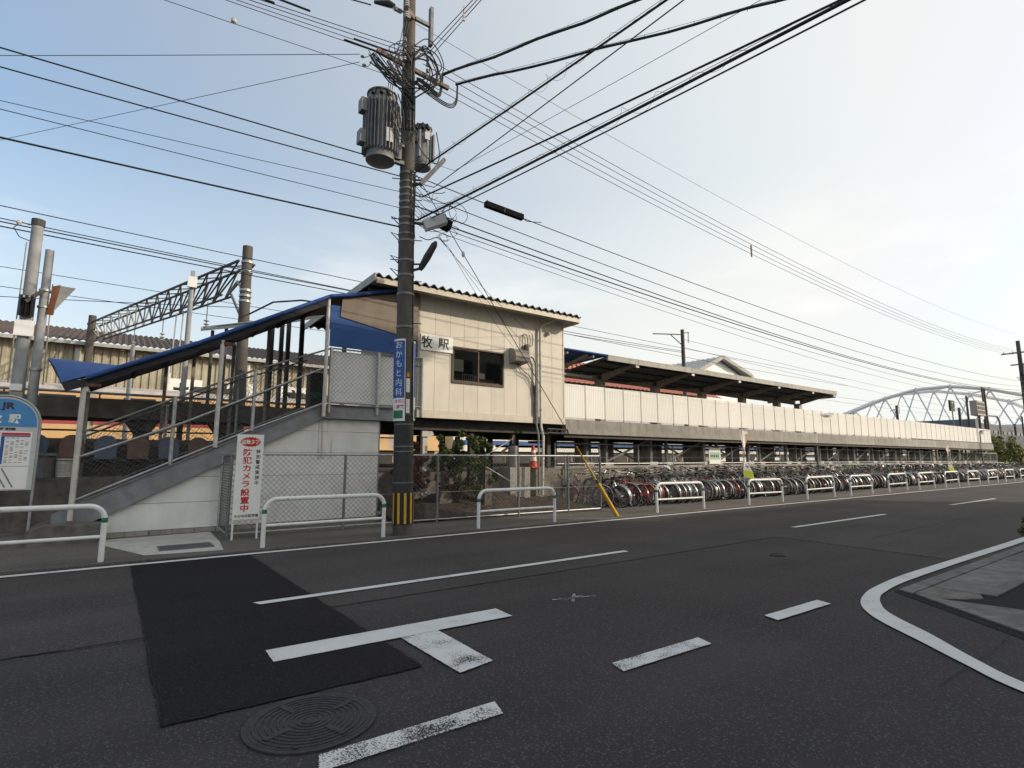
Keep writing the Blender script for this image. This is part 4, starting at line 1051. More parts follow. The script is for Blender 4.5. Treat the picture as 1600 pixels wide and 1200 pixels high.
# ------------------------------------------------------------------ overhead cables
def wire(label, pts, r, name='overhead_wire', m='cable', group=None, n=5):
    o = MB().tube(pts, r, n).build(name, m); tag(o, label, 'cable', group); return o
L_ = [('uppermost of the heavy cables running left from the pole', (4.49,10.02,7.64), (-11.4,11.62,8.02), .013),
      ('second heavy cable running left from the pole, under the uppermost', (4.44,10.02,7.39), (-11.3,11.89,7.77), .012),
      ('upper of two thin twisted wires running left from the pole', (4.36,10.02,7.04), (-11.22,12.84,7.42), .006),
      ('lower of two thin twisted wires running left from the pole', (4.40,10.02,6.69), (-11.06,11.75,7.06), .007),
      ('lowest and thickest cable running left from the pole', (4.45,10.02,6.28), (-11.05,11.95,6.65), .017),
      ('almost level wire from the left end of the crossarm to the left edge', (3.46,10.02,9.74), (-11.52,21.39,10.11), .007),
      ('wire from the crossarm dropping towards the far left railway', (3.47,10.02,9.57), (-12.6,30.7,9.94), .006),
      ('thin stay wire with a white ball insulator at the upper left', (3.72,10.02,9.52), (-4.85,11.48,9.9), .006),
      ('first of four power lines leaving the pole head to the upper left', (4.44,10.02,10.39), (-14,13.9,10.9), .008),
      ('second of four power lines leaving the pole head to the upper left', (4.44,10.02,10.28), (-14,13.8,10.9), .008),
      ('third of four power lines leaving the pole head to the upper left', (4.45,10.02,10.16), (-14,13.6,10.8), .007),
      ('fourth and lowest power line leaving the pole head to the upper left', (4.45,10.02,10.04), (-14,13.2,10.6), .007),
      ('insulated high voltage cable reaching the black termination at the pole top', (3.66,10.02,10.98), (-3,14.3,13.2), .014)]
for lb, a, b, r in L_:
    a, b = S(a), S(b)
    if lb.split()[0] not in ('almost','wire','insulated'): a = a+(a-b).normalized()*.22
    wire(lb, sag(a, a+(b-a)*1.6, .10, 20), r)
o = MB().lathe(S((1.2,10.42,9.60)), [(.01,-.06),(.05,-.03),(.05,.03),(.01,.06)], 10).build('ball_insulator', 'porcelain'); tag(o, 'white ball insulator threaded on the thin stay wire at the upper left', 'insulator')
for p, q, lb in (((1.55,10.62,10.60),(2.55,10.42,10.53),'upper black sleeve on the power lines left of the pole'),((1.05,10.72,10.52),(1.9,10.55,10.45),'lower black sleeve on the power lines left of the pole'),
                 ((3.4,10.25,10.22),(4.35,10.05,10.17),'black sleeve on a power line just before the pole head'),((3.2,10.25,10.10),(4.3,10.05,10.05),'lower black sleeve just before the pole head')):
    tag(MB().tube([S(p), S(q)], .022, 8).build('cable_sleeve', 'black'), lb, 'cable sleeve')
# lines crossing the street towards the viewer's right
X_ = [('upper heavy cable of the group crossing overhead to the top right', (4.95,10.02,7.08), (7.68,-2.4,7.25), .017, .16),
      ('heavy bundled cable crossing overhead to the top right', (4.85,10.02,6.53), (6.9,-3.02,6.7), .022, .12),
      ('slack cable hanging under the heavy bundle to the top right', (4.89,10.02,6.45), (6.78,-2.9,6.62), .012, .16),
      ('thin straight cable rising to the top centre right', (5.22,10.02,7.38), (5.76,-.45,7.55), .010, .04),
      ('hung cable with spiral hangers rising to the top centre', (4.76,10.02,7.57), (5.96,.06,7.74), .018, .08),
      ('fine twisted wire rising to the top right of centre', (5.73,10.02,7.94), (7.54,-.76,8.11), .005, .12),
      ('left thick green black bundle leaving the pole head to the top', (5.36,10.02,10.12), (8.54,3.6,10.29), .030, .10),
      ('right thick green black bundle leaving the pole head to the top', (5.73,10.02,10.06), (10.96,1.51,10.23), .028, .22),
      ('first of three wires rising steeply from the pole head', (4.95,10.02,10.56), (5.27,7.2,10.73), .009, 0),
      ('second of three wires rising steeply from the pole head', (5.0,10.02,10.49), (5.29,7.0,10.66), .009, 0),
      ('third of three wires rising steeply from the pole head', (5.06,10.02,10.43), (5.3,6.82,10.6), .009, 0)]
XW = []
for i, (lb, a, b, r, sg_) in enumerate(X_):
    a, b = S(a), S(b); e = a+(b-a)*1.9
    pts = sag(a, e, sg_*1.6, 40); XW.append(pts)
    if i in (6,7):
        random.seed(i); pts = [p+Vector((0,0,.02*math.sin(k*1.1)+random.uniform(-.008,.008))) for k, p in enumerate(pts)]
    if i not in (6,7): pts = [ax(pts[0].z-.03)]+pts
    wire(lb, pts, r, m='cable_green' if i in (6,7) else 'cable', n=7 if r > .02 else 5)
for i, lb in ((1,'messenger wire with lashing loops over the heavy bundle'),(4,'messenger wire with spiral hangers over the hung cable'),(6,'messenger wire above the left thick bundle'),(7,'messenger wire above the right thick bundle')):
    up = Vector((0,0,.055)); pts = [p+up for p in XW[i]]
    o = thing('messenger_wire', tuple(pts[0]), lb, 'cable')
    MB().tube(pts, .005, 4).build('wire', 'cable', o)
    m = MB()
    if i in (6,7):
        for k in range(1, 40): m.tube([pts[k]+Vector((0,0,.01)), pts[k]-Vector((0,0,.10))], .006, 4)
        m.build('hangers', 'cable', o)
    else:
        hel = []
        n = 520
        for k in range(n):
            t = k/n*40; j = min(int(t), 39); p = XW[i][j].lerp(XW[i][j+1], t-j); a = k*.55
            amp = .05+.035*math.sin(k*.071)+.02*math.sin(k*.19)
            hel.append(p+Vector((math.cos(a)*amp, 0, math.sin(a)*amp+.02)))
        stuff(m.tube(hel, .003, 3, cap=False).build('lashing', 'cable', o))
# lines along the street to the far pole
RP = Vector((57.8,10.5,0))
far = [('first of four power lines running down the street to the far pole', (4.95,10.1,10.45), (57.7,10.2,9.95), .008, 1.15),
       ('second of four power lines running down the street to the far pole', (4.98,10.2,10.35), (57.7,10.4,9.9), .008, 1.15),
       ('third of four power lines running down the street to the far pole', (5.0,10.3,10.2), (57.7,10.6,9.85), .008, 1.10),
       ('fourth and lowest power line running down the street to the far pole', (5.02,10.4,10.1), (57.7,10.8,9.8), .008, 1.10),
       ('very thin ground wire high above the street power lines', (4.75,10.15,11.2), (57.8,10.5,11.4), .005, .9),
       ('telephone cable carrying a long black joint box', (4.8,10.05,7.52), (57.7,10.4,7.6), .011, .75),
       ('second telephone cable below the one with the joint box', (4.8,10.05,7.15), (57.7,10.4,7.2), .010, .9),
       ('twisted heavy telephone cable down the street', (4.8,10.05,6.85), (57.7,10.4,6.9), .014, .95),
       ('heavy telephone cable leaving the grey junction box', (5.3,10.0,6.60), (57.7,10.4,6.7), .016, .8),
       ('lower thin telephone cable leaving the grey junction box', (5.3,10.0,6.50), (57.7,10.4,6.3), .008, .8),
       ('lowest faint wire down the street to the far pole', (4.8,10.05,6.45), (57.7,10.4,6.0), .006, .9)]
for lb, a, b, r, d_ in far: wire(lb, sag(a, b, d_, 32), r)
bx = thing('cable_joint_box', (7.1,10.1,7.3), 'long black joint box slung on the telephone cable right of the pole', 'junction box')
a, b = Vector((6.62,10.1,7.44)), Vector((7.72,10.1,7.40))
MB().beam(a, b, .12, .13).build('case', 'black_matte', bx); MB().beam(a.lerp(b,.47)+Vector((0,0,0)), a.lerp(b,.48), .126, .136).build('joint_band', 'black', bx)
for t_ in (.05,.97): p = a.lerp(b,t_); MB().cyl(p+Vector((0,0,.05)), p+Vector((0,0,.12)), .01, 5).build('clip', 'steel_dark', bx)
MB().tube([b, b+Vector((.12,0,-.06)), b+Vector((.35,0,-.02)), b+Vector((.6,0,.04))], .010, 5).build('tail', 'cable', bx)
jb = thing('splice_closure', (5.3,9.95,6.4), 'grey splice closure with black end slung beside the pole', 'junction box')
a, b = Vector((4.93,9.86,6.36)), Vector((5.32,9.72,6.56))
MB().beam(a, b, .20, .20).build('case', 'sign_grey', jb); MB().beam(b, b+(b-a)*.05, .21, .21).build('rim', 'sign_grey', jb); MB().beam(b+(b-a)*.05, b+(b-a)*.12, .16, .16).build('dark_mouth', 'black', jb)
MB().beam((5.26,10.0,6.66),(5.62,9.98,6.56),.20,.2).build('black_case', 'black_matte', jb)
MB().beam(ax(6.5), (4.98,9.84,6.40), .05, .05).build('bracket', 'steel_dark', jb); MB().tube([(5.2,9.76,6.6),(5.25,9.95,6.75),(5.4,10.0,6.64)], .012, 5).build('strap', 'cable', jb)
MB().tube(smooth([(4.85,9.9,6.12),(5.05,9.9,6.1),(5.25,9.9,6.2),(5.4,9.9,6.15),(5.5,9.9,6.05)]), .010, 5).build('tail', 'cable', jb, True)
# spacers on street lines and the guy wire with its yellow guard
o = MB().beam((18.6,10.35,8.95),(18.6,10.35,9.40),.03,.06).build('line_spacer', 'steel_dark'); tag(o, 'small dark spacer bar across the street power lines', 'spacer')
o = MB().beam(S((5.12,8.66,10.40)),S((5.14,8.66,10.74)),.03,.05).build('line_spacer', 'sign_grey'); tag(o, 'grey spacer clip across the wires rising from the pole head', 'spacer')
GW = thing('guy_wire', (10.85,10.1,0), 'guy wire from the pole to the pavement with a yellow tube guard', 'guy wire')
g0, g1 = Vector((10.85,10.12,0)), Vector((4.85,10.12,7.60)); d = g1-g0
MB().cyl(g0+d*.11, g1, .009, 5).build('wire', 'cable', GW)
MB().cyl(g0, g0+d*.118, .050, 12).build('guard', 'yellow', GW); MB().cyl(g0+d*.112, g0+d*.13, .03, 10).build('collar', 'black', GW)
MB().cyl(g0+d*.13, g0+d*.24, .022, 10).build('upper_guard', 'yellow', GW)
p = g0+d*.80; MB().lathe(p, [(.01,-.07),(.035,-.04),(.04,0),(.03,.05),(.01,.07)], 10).build('insulator', 'porcelain', GW, True)
for k, (p, q, lb) in enumerate((((5.6,10.0,6.1),(9.55,12.95,4.85),'thin service wire from the pole to the vent hood corner'),((5.55,10.0,6.15),(10.1,12.95,4.9),'second thin service wire from the pole to the meter box'),((5.3,10.0,6.3),(10.27,12.95,5.35),'service wire from the pole to the cable hook on the house'))):
    wire(lb, sag(p, q, .12, 10), .005, 'service_wire')
o = MB()
random.seed(4)
for k in range(6):
    c = Vector((5.42,9.9,6.25)); o.tube([c+Vector((math.cos(a)*random.uniform(.07,.15), 0, math.sin(a)*random.uniform(.06,.12))) for a in [i*.55 for i in range(12)]], .003, 3)
tag(o.build('wire_coil', 'galv_dark'), 'loose coil of thin wire under the splice closure', 'wire coil')

# far utility pole at the right edge
FP = thing('utility_pole', (57.8,10.5,0), 'distant dark utility pole at the right edge of the street', 'utility pole')
MB().tube([(57.8,10.5,0),(57.8,10.5,10.9)], [.2,.13], 14).build('shaft', 'pole_concrete', FP, True)
MB().beam((57.8,9.6,9.95),(57.8,11.6,9.95),.08,.1).build('crossarm', 'crossarm', FP); MB().beam((57.8,9.9,9.0),(57.8,11.1,9.0),.08,.1).build('crossarm', 'crossarm', FP)
for y in (9.8,10.15,10.85,11.4): MB().lathe((57.8,y,10.0), [(.05,0),(.06,.05),(.04,.12)], 8).build('insulator', 'porcelain', FP)
random.seed(9)
for k in range(7): loopz = 8.2+random.uniform(-.6,.8); MB().tube([(57.8+random.uniform(-.4,.4),10.4+random.uniform(-.4,.4),loopz+random.uniform(-.3,.3)) for i in range(5)], .02, 4).build('cable_loop', 'cable', FP)
MB().lathe((57.7,10.35,6.9), [(.16,0),(.2,.1),(.16,.45)], 10).build('closure', 'black', FP)

# ------------------------------------------------------------------ white hoop guard rails
def hoop():
    t = thing('guard_rail', (0,0,0), '', 'guard rail', 'white hoop guard rails along the pavement edge')
    h, r, L = .80, .20, 2.14
    pts = [(0,0,0),(0,0,h-r)]+[(r+r*math.cos(a),0,h-r+r*math.sin(a)) for a in [math.pi-k*math.pi/12 for k in range(1,6)]]+[(r,0,h),(L-r,0,h)]+\
          [(L-r+r*math.sin(k*math.pi/12),0,h-r+r*math.cos(k*math.pi/12)) for k in range(1,6)]+[(L,0,h-r),(L,0,0)]
    MB().tube(pts, .038, 12).build('hoop', 'white_pipe', t, True)
    MB().cyl((.03,0,.36),(L-.03,0,.36),.026,10).build('lower_bar', 'white_pipe', t, True)
    for x in (0, L): MB().lathe((x,0,.56), [(.0395,0),(.0405,.005),(.0405,.065),(.0395,.07)], 12).build('green_band', 'green_band', t, True)
    MB().lathe((.36,-.036,.795), [(.012,-.006),(.012,.006)], 8).build('bolt_hole', 'black', t)
    return t
hp = hoop()
GL = ['white hoop guard rail at the left edge before the stair foot', 'white hoop guard rail just left of the utility pole', 'white hoop guard rail between the utility pole and the yellow guy guard',
      'first white hoop guard rail right of the yellow guy guard', 'white hoop guard rail beside the nearer banner', 'white hoop guard rail just past the nearer banner', 'white hoop guard rail below the nearer street lamp']
GX = [-2.13,2.19,6.5,12.4,17.03,20.95,24.6,28.5,32.2,36.0,39.8,43.7,47.6,51.5,55.4]
ORD = ['first','second','third','fourth','fifth','sixth','seventh','eighth','ninth','tenth']
for i, x in enumerate(GX):
    o = hp if i == 0 else copy_tree(hp)
    o.location = (x, 10.10+.004*x*0, .03)
    o.rotation_euler = (R(random.uniform(-.8,.8)), R(random.uniform(-.5,.5)) if i > 2 else 0, R(random.uniform(-.7,.7)))
    o['label'] = GL[i] if i < len(GL) else '%s distant white hoop guard rail beyond the nearer street lamp' % ORD[i-len(GL)]

# ------------------------------------------------------------------ signs near the stairs
WB = thing('warning_signboard', (2.13,11.3,.03), 'tall white notice board with red characters about security cameras by the fence', 'signboard')
sb = MB().box(1.90,2.36,11.295,11.325,.40,1.97).build('board', 'sign_white', WB)
for x in (1.905,2.325): MB().box(x,x+.03,11.326,11.356,.03,1.9).build('leg', 'white_pipe', WB)
m = MB(); vs = []; n = 40
for i in range(n):
    a = 2*math.pi*i/n; k = 1.0 if i % 2 else .84
    vs.append((2.13+.19*k*math.cos(a), 11.2915, 1.83+.098*k*math.sin(a)))
m.sheet(vs).build('starburst', 'red_ink', WB)
m = MB(); lettering(m, '盗難多発', .088, 2.13, 11.288, 1.83, .0015, .9); m.build('characters', 'ink_white', WB)
m = MB(); column_text(m, '防犯カメラ設置中', .138, 2.09, 11.2915, 1.71, .148, .003, 1.18); m.build('characters', 'red_ink', WB)
m = MB(); column_text(m, '特別警戒実施中', .082, 2.275, 11.2915, 1.70, .098, .0012); m.build('characters', 'ink', WB)
m = MB(); lettering(m, '大分中央警察署', .06, 2.13, 11.2915, .46, .001); m.build('characters', 'ink', WB)

JR = thing('station_timetable_sign', (-1.58,12.9,.03), 'arched blue and grey timetable board of the station at the left edge', 'signboard')
cx, hw = -1.55, .47
outl = [(cx-hw,.97),(cx+hw,.97),(cx+hw,2.12)]+[(cx+hw*math.cos(a), 2.12+.47*math.sin(a)) for a in [k*math.pi/14 for k in range(1,14)]]+[(cx-hw,2.12)]
MB().poly([(x,12.88,z) for x, z in outl], (0,.05,0)).build('board', 'sign_grey', JR)
MB().tube([(cx+hw+.02,12.90,.03),(cx+hw+.02,12.90,2.12)]+[(cx+(hw+.02)*math.cos(a),12.90,2.12+.49*math.sin(a)) for a in [k*math.pi/14 for k in range(1,14)]]+[(cx-hw-.02,12.90,2.12),(cx-hw-.02,12.90,.03)], .022, 8).build('frame', 'galv', JR, True)
blue = [(cx-hw+.02,2.07),(cx+hw-.02,2.07),(cx+hw-.025,2.14)]+[(cx+(hw-.025)*math.cos(a), 2.14+.42*math.sin(a)) for a in [k*math.pi/14 for k in range(1,14)]]+[(cx-hw+.025,2.14)]
MB().sheet([(x,12.8775,z) for x, z in blue]).build('blue_field', 'sign_blue', JR)
m = MB(); lettering(m, 'JR', .15, cx+.04, 12.875, 2.42, .006, 1.2); m.build('logo', 'logo_dark', JR)
m = MB(); lettering(m, '牧', .16, cx-.10, 12.875, 2.21, .006); lettering(m, '駅', .16, cx+.145, 12.875, 2.21, .006); m.build('characters', 'ink_white', JR)
m = MB(); lettering(m, '牧駅時刻表', .05, cx, 12.875, 2.03, .002, 1.4); m.build('characters', 'ink', JR)
MB().box(cx-.42,cx+.40,12.872,12.879,1.39,1.985).build('timetable', 'sign_white', JR)
MB().box(cx-.42,cx+.40,12.872,12.879,.99,1.375).build('map', 'sign_white', JR)
random.seed(21)
for x0 in (cx-.40, cx+.0):
    MB().sheet([(x0,12.8705,1.925),(x0+.38,12.8705,1.925),(x0+.38,12.8705,1.965),(x0,12.8705,1.965)]).build('red_header', 'red_ink', JR)
    MB().sheet([(x0,12.8705,1.895),(x0+.38,12.8705,1.895),(x0+.38,12.8705,1.92),(x0,12.8705,1.92)]).build('blue_header', 'banner_blue', JR)
    MB().sheet([(x0,12.8705,1.42),(x0+.045,12.8705,1.42),(x0+.045,12.8705,1.893),(x0,12.8705,1.893)]).build('hour_column', 'banner_blue', JR)
    gm, pm = MB(), MB()
    for r_ in range(20):
        for c_ in range(5):
            if random.random() < .62:
                x = x0+.065+c_*.064; z = 1.875-r_*.0225
                (pm if random.random() < .12 else gm).sheet([(x,12.8703,z-.006),(x+random.uniform(.03,.05),12.8703,z-.006),(x+.045,12.8703,z+.005),(x,12.8703,z+.005)])
    gm.build('print', 'grey_ink', JR)
    if pm.v: pm.build('print', 'pink_ink', JR)
m = MB()
for a, b in (((cx-.3,1.34),(cx-.12,1.02)),((cx-.05,1.35),(cx+.12,1.02)),((cx+.05,1.35),(cx+.22,1.02)),((cx-.42,1.18),(cx-.1,1.2)),((cx-.4,1.05),(cx-.3,1.2))):
    m.beam((a[0],12.871,a[1]),(b[0],12.871,b[1]),.001,.022,(0,0,1))
m.build('map_lines', 'grey_ink', JR)

# ------------------------------------------------------------------ bicycles
random.seed(2024)
def ring(mb, c, r, rad, n=28, k=5):
    pts = [(c[0]+r*math.cos(2*math.pi*i/n), c[1], c[2]+r*math.sin(2*math.pi*i/n)) for i in range(n)]
    mb.tube(pts, rad, k, closed=True); return mb
RW_, FW_ = Vector((-.54,0,.335)), Vector((.54,0,.335))
_wheel = {}
def bike(colour, basket, saddle='saddle', guard='bike_alu', rack=True, step_through=True):
    t = thing('bicycle', (0,0,0), '', 'bicycle', 'bicycles parked in the row below the platform')
    mc = 'bike_'+colour
    for c in (RW_, FW_):
        key = c.x
        w = ring(MB(), c, .317, .018).build('wheel', 'tyre', t, True)
        m = ring(MB(), c, .296, .011, 28, 4)
        for i in range(14):
            a = 2*math.pi*i/14; m.tube([(c.x+.02*math.cos(a+.9),.02*(-1)**i,c.z+.02*math.sin(a+.9)),(c.x+.29*math.cos(a),0,c.z+.29*math.sin(a))], .0022, 3, cap=False)
        m.cyl((c.x,-.045,c.z),(c.x,.045,c.z),.02,8)
        m.build('rim', 'bike_rim', w)
        if key in _wheel: w.data = _wheel[key][0]; w.children[0].data = _wheel[key][1]
        else: _wheel[key] = (w.data, w.children[0].data)
        a0, a1 = (R(10), R(200)) if c.x < 0 else (R(15), R(165))
        n = 12; vs = []
        for i in range(n+1):
            a = a0+(a1-a0)*i/n
            for y, rr in ((-.03,.338),(-.018,.352),(.018,.352),(.03,.338)): vs.append((c.x+rr*math.cos(a), y, c.z+rr*math.sin(a)))
        fs = [(i*4+k,i*4+k+1,i*4+k+5,i*4+k+4) for i in range(n) for k in range(3)]
        MB().add(vs, fs).build('mudguard', guard, t, True)
    bb = Vector((-.10,0,.28)); st = Vector((-.26,0,.70)); hd0, hd1 = Vector((.40,0,.62)), Vector((.34,0,.80))
    m = MB()
    m.cyl(bb, st, .017, 8); m.cyl(hd0, hd1, .02, 8)
    if step_through:
        m.tube([hd0, Vector((.28,0,.47)), Vector((.12,0,.33)), bb], .019, 8); m.tube([hd1-Vector((0,0,.06)), Vector((.2,0,.56)), Vector((.02,0,.43)), bb.lerp(st,.4)], .014, 8)
    else:
        m.cyl(hd0, bb, .018, 8); m.cyl(hd1, st-Vector((0,0,.05)), .016, 8)
    for y in (-.055,.055): m.tube([bb+Vector((0,y*.5,0)), RW_+Vector((0,y,0))], .010, 6); m.tube([st-Vector((0,-y*.3,.08)), RW_+Vector((0,y,0))], .009, 6)
    m.build('frame', mc, t, True)
    m = MB()
    for y in (-.055,.055): m.tube([hd0+Vector((.0,y*.6,-.02)), FW_+Vector((-.06,y,.18)), FW_+Vector((0,y,0))], .011, 6)
    m.build('fork', mc, t, True)
    m = MB().cyl(hd1, hd1+Vector((-.05,0,.16)), .013, 8)
    h = hd1+Vector((-.05,0,.16))
    m.tube([h+Vector((-.22,-.27,.04)), h+Vector((-.12,-.25,.05)), h+Vector((.02,-.17,.07)), h+Vector((.03,-.05,.0)), h, h+Vector((.03,.05,0)), h+Vector((.02,.17,.07)), h+Vector((-.12,.25,.05)), h+Vector((-.22,.27,.04))], .011, 7)
    hb = m.build('handlebar', 'chrome', t, True)
    for y in (-.27,.27): MB().cyl(h+Vector((-.23,y,.04)), h+Vector((-.11,y*.93,.05)), .017, 8).build('grip', 'saddle', hb)
    m = MB().cyl(st, st+Vector((-.035,0,.13)), .012, 8); m.build('seat_post', 'chrome', t)
    sp = st+Vector((-.04,0,.14)); vs = []; prof = [(-.13,.085,0),(-.08,.105,.02),(0,.075,.015),(.07,.035,.01),(.14,.022,.0)]
    for x, w, z in prof: vs += [(sp.x+x,-w,sp.z+z),(sp.x+x,-w*.5,sp.z+z+.035),(sp.x+x,w*.5,sp.z+z+.035),(sp.x+x,w,sp.z+z)]
    fs = [(i*4+k,i*4+k+1,i*4+k+5,i*4+k+4) for i in range(4) for k in range(3)]+[(i*4,i*4+4,i*4+7,i*4+3) for i in range(4)]+[(0,3,2,1),(16,17,18,19)]
    MB().add(vs, fs).build('saddle', saddle, t, True)
    m = MB().cyl((bb.x,-.07,bb.z),(bb.x,.07,bb.z),.022,8); 
    for y, s_ in ((-.075,1),(.075,-1)): m.beam(bb+Vector((0,y,0)), bb+Vector((.1*s_,y,-.13*s_)), .015, .02)
    cr = m.build('crank', 'chrome', t)
    for y, s_ in ((-.13,1),(.13,-1)): p = bb+Vector((.1*s_,y,-.13*s_)); MB().box(p.x-.045,p.x+.045,p.y-.04,p.y+.04,p.z-.012,p.z+.012).build('pedal', 'black', cr)
    pl = [(bb.x+.10*math.cos(a), bb.z+.10*math.sin(a)) for a in [-math.pi/2+k*math.pi/6 for k in range(7)]]+[(RW_.x,RW_.z+.05),(RW_.x-.04,RW_.z),(RW_.x,RW_.z-.05)]
    MB().poly([(x,-.068,z) for x, z in pl], (0,.02,0)).build('chain_case', mc if random.random() < .4 else 'bike_alu', t)
    if rack:
        m = MB()
        for y in (-.06,.06): m.tube([(-.30,y*.6,.62),(-.36,y,.70),(-.74,y,.71)], .006, 5); m.tube([(-.62,y,.71),(-.54,y*1.1,.35)], .005, 5)
        for x in (-.42,-.52,-.62,-.73): m.tube([(x,-.06,.71),(x,.06,.71)], .005, 4)
        m.build('rear_rack', 'bike_alu', t, True)
    m = MB()
    for y in (-.09,.09): m.tube([(-.52,y*.6,.33),(-.60,y,.02)], .008, 5)
    m.tube([(-.60,-.1,.02),(-.60,.1,.02)], .008, 5); m.build('kickstand', 'bike_alu', t)
    if basket:
        m = MB(); bx0, bx1, bw, z0, z1 = .42, .72, .17, .68, .93
        for z, k in ((z0,.82),(z0+.08,.88),(z0+.16,.94),(z1,1.0)):
            cx_, hx = (bx0+bx1)/2, (bx1-bx0)/2*k
            m.tube([(cx_-hx,-bw*k,z),(cx_+hx,-bw*k,z),(cx_+hx,bw*k,z),(cx_-hx,bw*k,z)], .006, 4, closed=True)
        for i in range(6):
            u = -1+2*i/5; cx_, hx = (bx0+bx1)/2, (bx1-bx0)/2
            for sx_ in (-1, 1): m.tube([(cx_+sx_*hx*.82,u*bw*.82,z0),(cx_+sx_*hx,u*bw,z1)], .0045, 3); m.tube([(cx_+u*hx*.82,sx_*bw*.82,z0),(cx_+u*hx,sx_*bw,z1)], .0045, 3)
            m.tube([(cx_-hx*.82,u*bw*.8,z0),(cx_+hx*.82,u*bw*.8,z0)], .003, 3)
        m.build('basket', basket, t)
    ring(MB(), (.44,0,.62), .035, .012, 10, 4).build('lamp', 'black', t)
    MB().box(-.90,-.89,-.016,.016,.42,.45).build('reflector', 'red_ink', t)
    return t
PROTO = [('silver','bike_alu','saddle','bike_alu',True,True,'silver'),('black','bike_alu','saddle','bike_alu',True,True,'black'),('red','bike_alu','saddle','bike_red',True,True,'red'),('silver','black','saddle_brown','black',False,False,'silver sporty'),
         ('black','black','saddle','black',True,True,'all black'),('blue','bike_alu','saddle','bike_alu',True,True,'blue'),('white','bike_alu','saddle_brown','bike_alu',True,True,'white'),('wine','bike_alu','saddle','bike_alu',True,True,'wine red'),
         ('orange','','saddle','bike_orange',False,False,'orange'),('pink','bike_alu','saddle','bike_alu',True,True,'pink'),('green','bike_alu','saddle','bike_green',True,True,'green'),('brown','black','saddle_brown','bike_alu',True,True,'brown')]
protos = [bike(*p[:6]) for p in PROTO]
used = set(); cnt = {}
order = []
x = 12.35; first = [9,0,0,4,1,2,8,7,2,0,1,4]
idx = 0
while x < 63.5:
    k = first[idx] if idx < len(first) else random.choices(range(12), [24,22,2,9,22,5,4,4,1,2,2,4])[0]
    order.append((x, k)); idx += 1
    x += (random.uniform(.17,.32) if random.random() > .05 else random.uniform(.45,.6)) if idx > 1 else .4
def nth(n):
    return '%d%s' % (n, 'th' if 10 <= n % 100 <= 20 else {1:'st',2:'nd',3:'rd'}.get(n % 10, 'th'))
for i, (x, k) in enumerate(order):
    if k in used: o = copy_tree(protos[k])
    else: o = protos[k]; used.add(k)
    o.location = (x, 12.52+random.uniform(-.10,.08), .03)
    lean = R(random.uniform(-10,7)); yaw = R(90+random.uniform(-16,12)); tip = -R(random.choice((0,0,7,9,11))); sc_ = random.uniform(1.0,1.08)
    if tip and i: o.location.z = .03-.56*math.sin(tip)*sc_-.335*(1-math.cos(tip)); o.location.y -= .03
    o.scale = (sc_,)*3
    if i == 0: yaw = R(120); o.location.y = 12.75; o.location.x = 12.2
    o.rotation_euler = (lean, tip if i else 0, yaw)
    cn = PROTO[k][6]
    if i < 40: o['label'] = '%s city bicycle, %s from the left end of the parked row' % (cn, nth(i+1))
    else:
        gi = min(range(len(GX)), key=lambda q: abs(GX[q]+1.0-(x-.15*12.5/10)) )
        cnt[(gi, k)] = cnt.get((gi, k), 0)+1
        o['label'] = '%s bicycle, %s of its colour behind the %s guard rail of the street' % (cn, nth(cnt[(gi, k)]), nth(gi+1))
for k, o in enumerate(protos):
    if k not in used:
        for ch in list(o.children_recursive): bpy.data.objects.remove(ch)
        bpy.data.objects.remove(o)

# white bags left in three of the baskets
bpy.context.view_layer.update()
random.seed(77)
for n_, (o_, i_) in enumerate([(q, int(q['label'].split(',')[1].split()[0][:-2])) for q in sorted((w for w in bpy.data.objects if w.name.startswith('bicycle') and w.parent is None and 'left end' in w.get('label', '')), key=lambda w: w.location.x) if any(c.name.startswith('basket') for c in q.children)][9:30:7]):
    m = MB(); vs = []; M = o_.matrix_world
    for z, k in ((.69,.75),(.80,.95),(.95,1.0),(1.03,.7)):
        for a in range(10):
            ang = 2*math.pi*a/10; f = k*random.uniform(.88,1.08)
            vs.append(M @ Vector((.57+.13*f*math.cos(ang), .14*f*math.sin(ang), z+random.uniform(-.015,.015))))
    fs = [(j*10+a, j*10+(a+1) % 10, (j+1)*10+(a+1) % 10, (j+1)*10+a) for j in range(3) for a in range(10)]+[tuple(reversed(range(10))), tuple(30+a for a in range(10))]
    tag(m.add(vs, fs).build('shopping_bag', 'cloth_white', None, True), 'white bag in the basket of the %s bicycle from the left end' % nth(i_), 'bag', 'white bags in bicycle baskets')

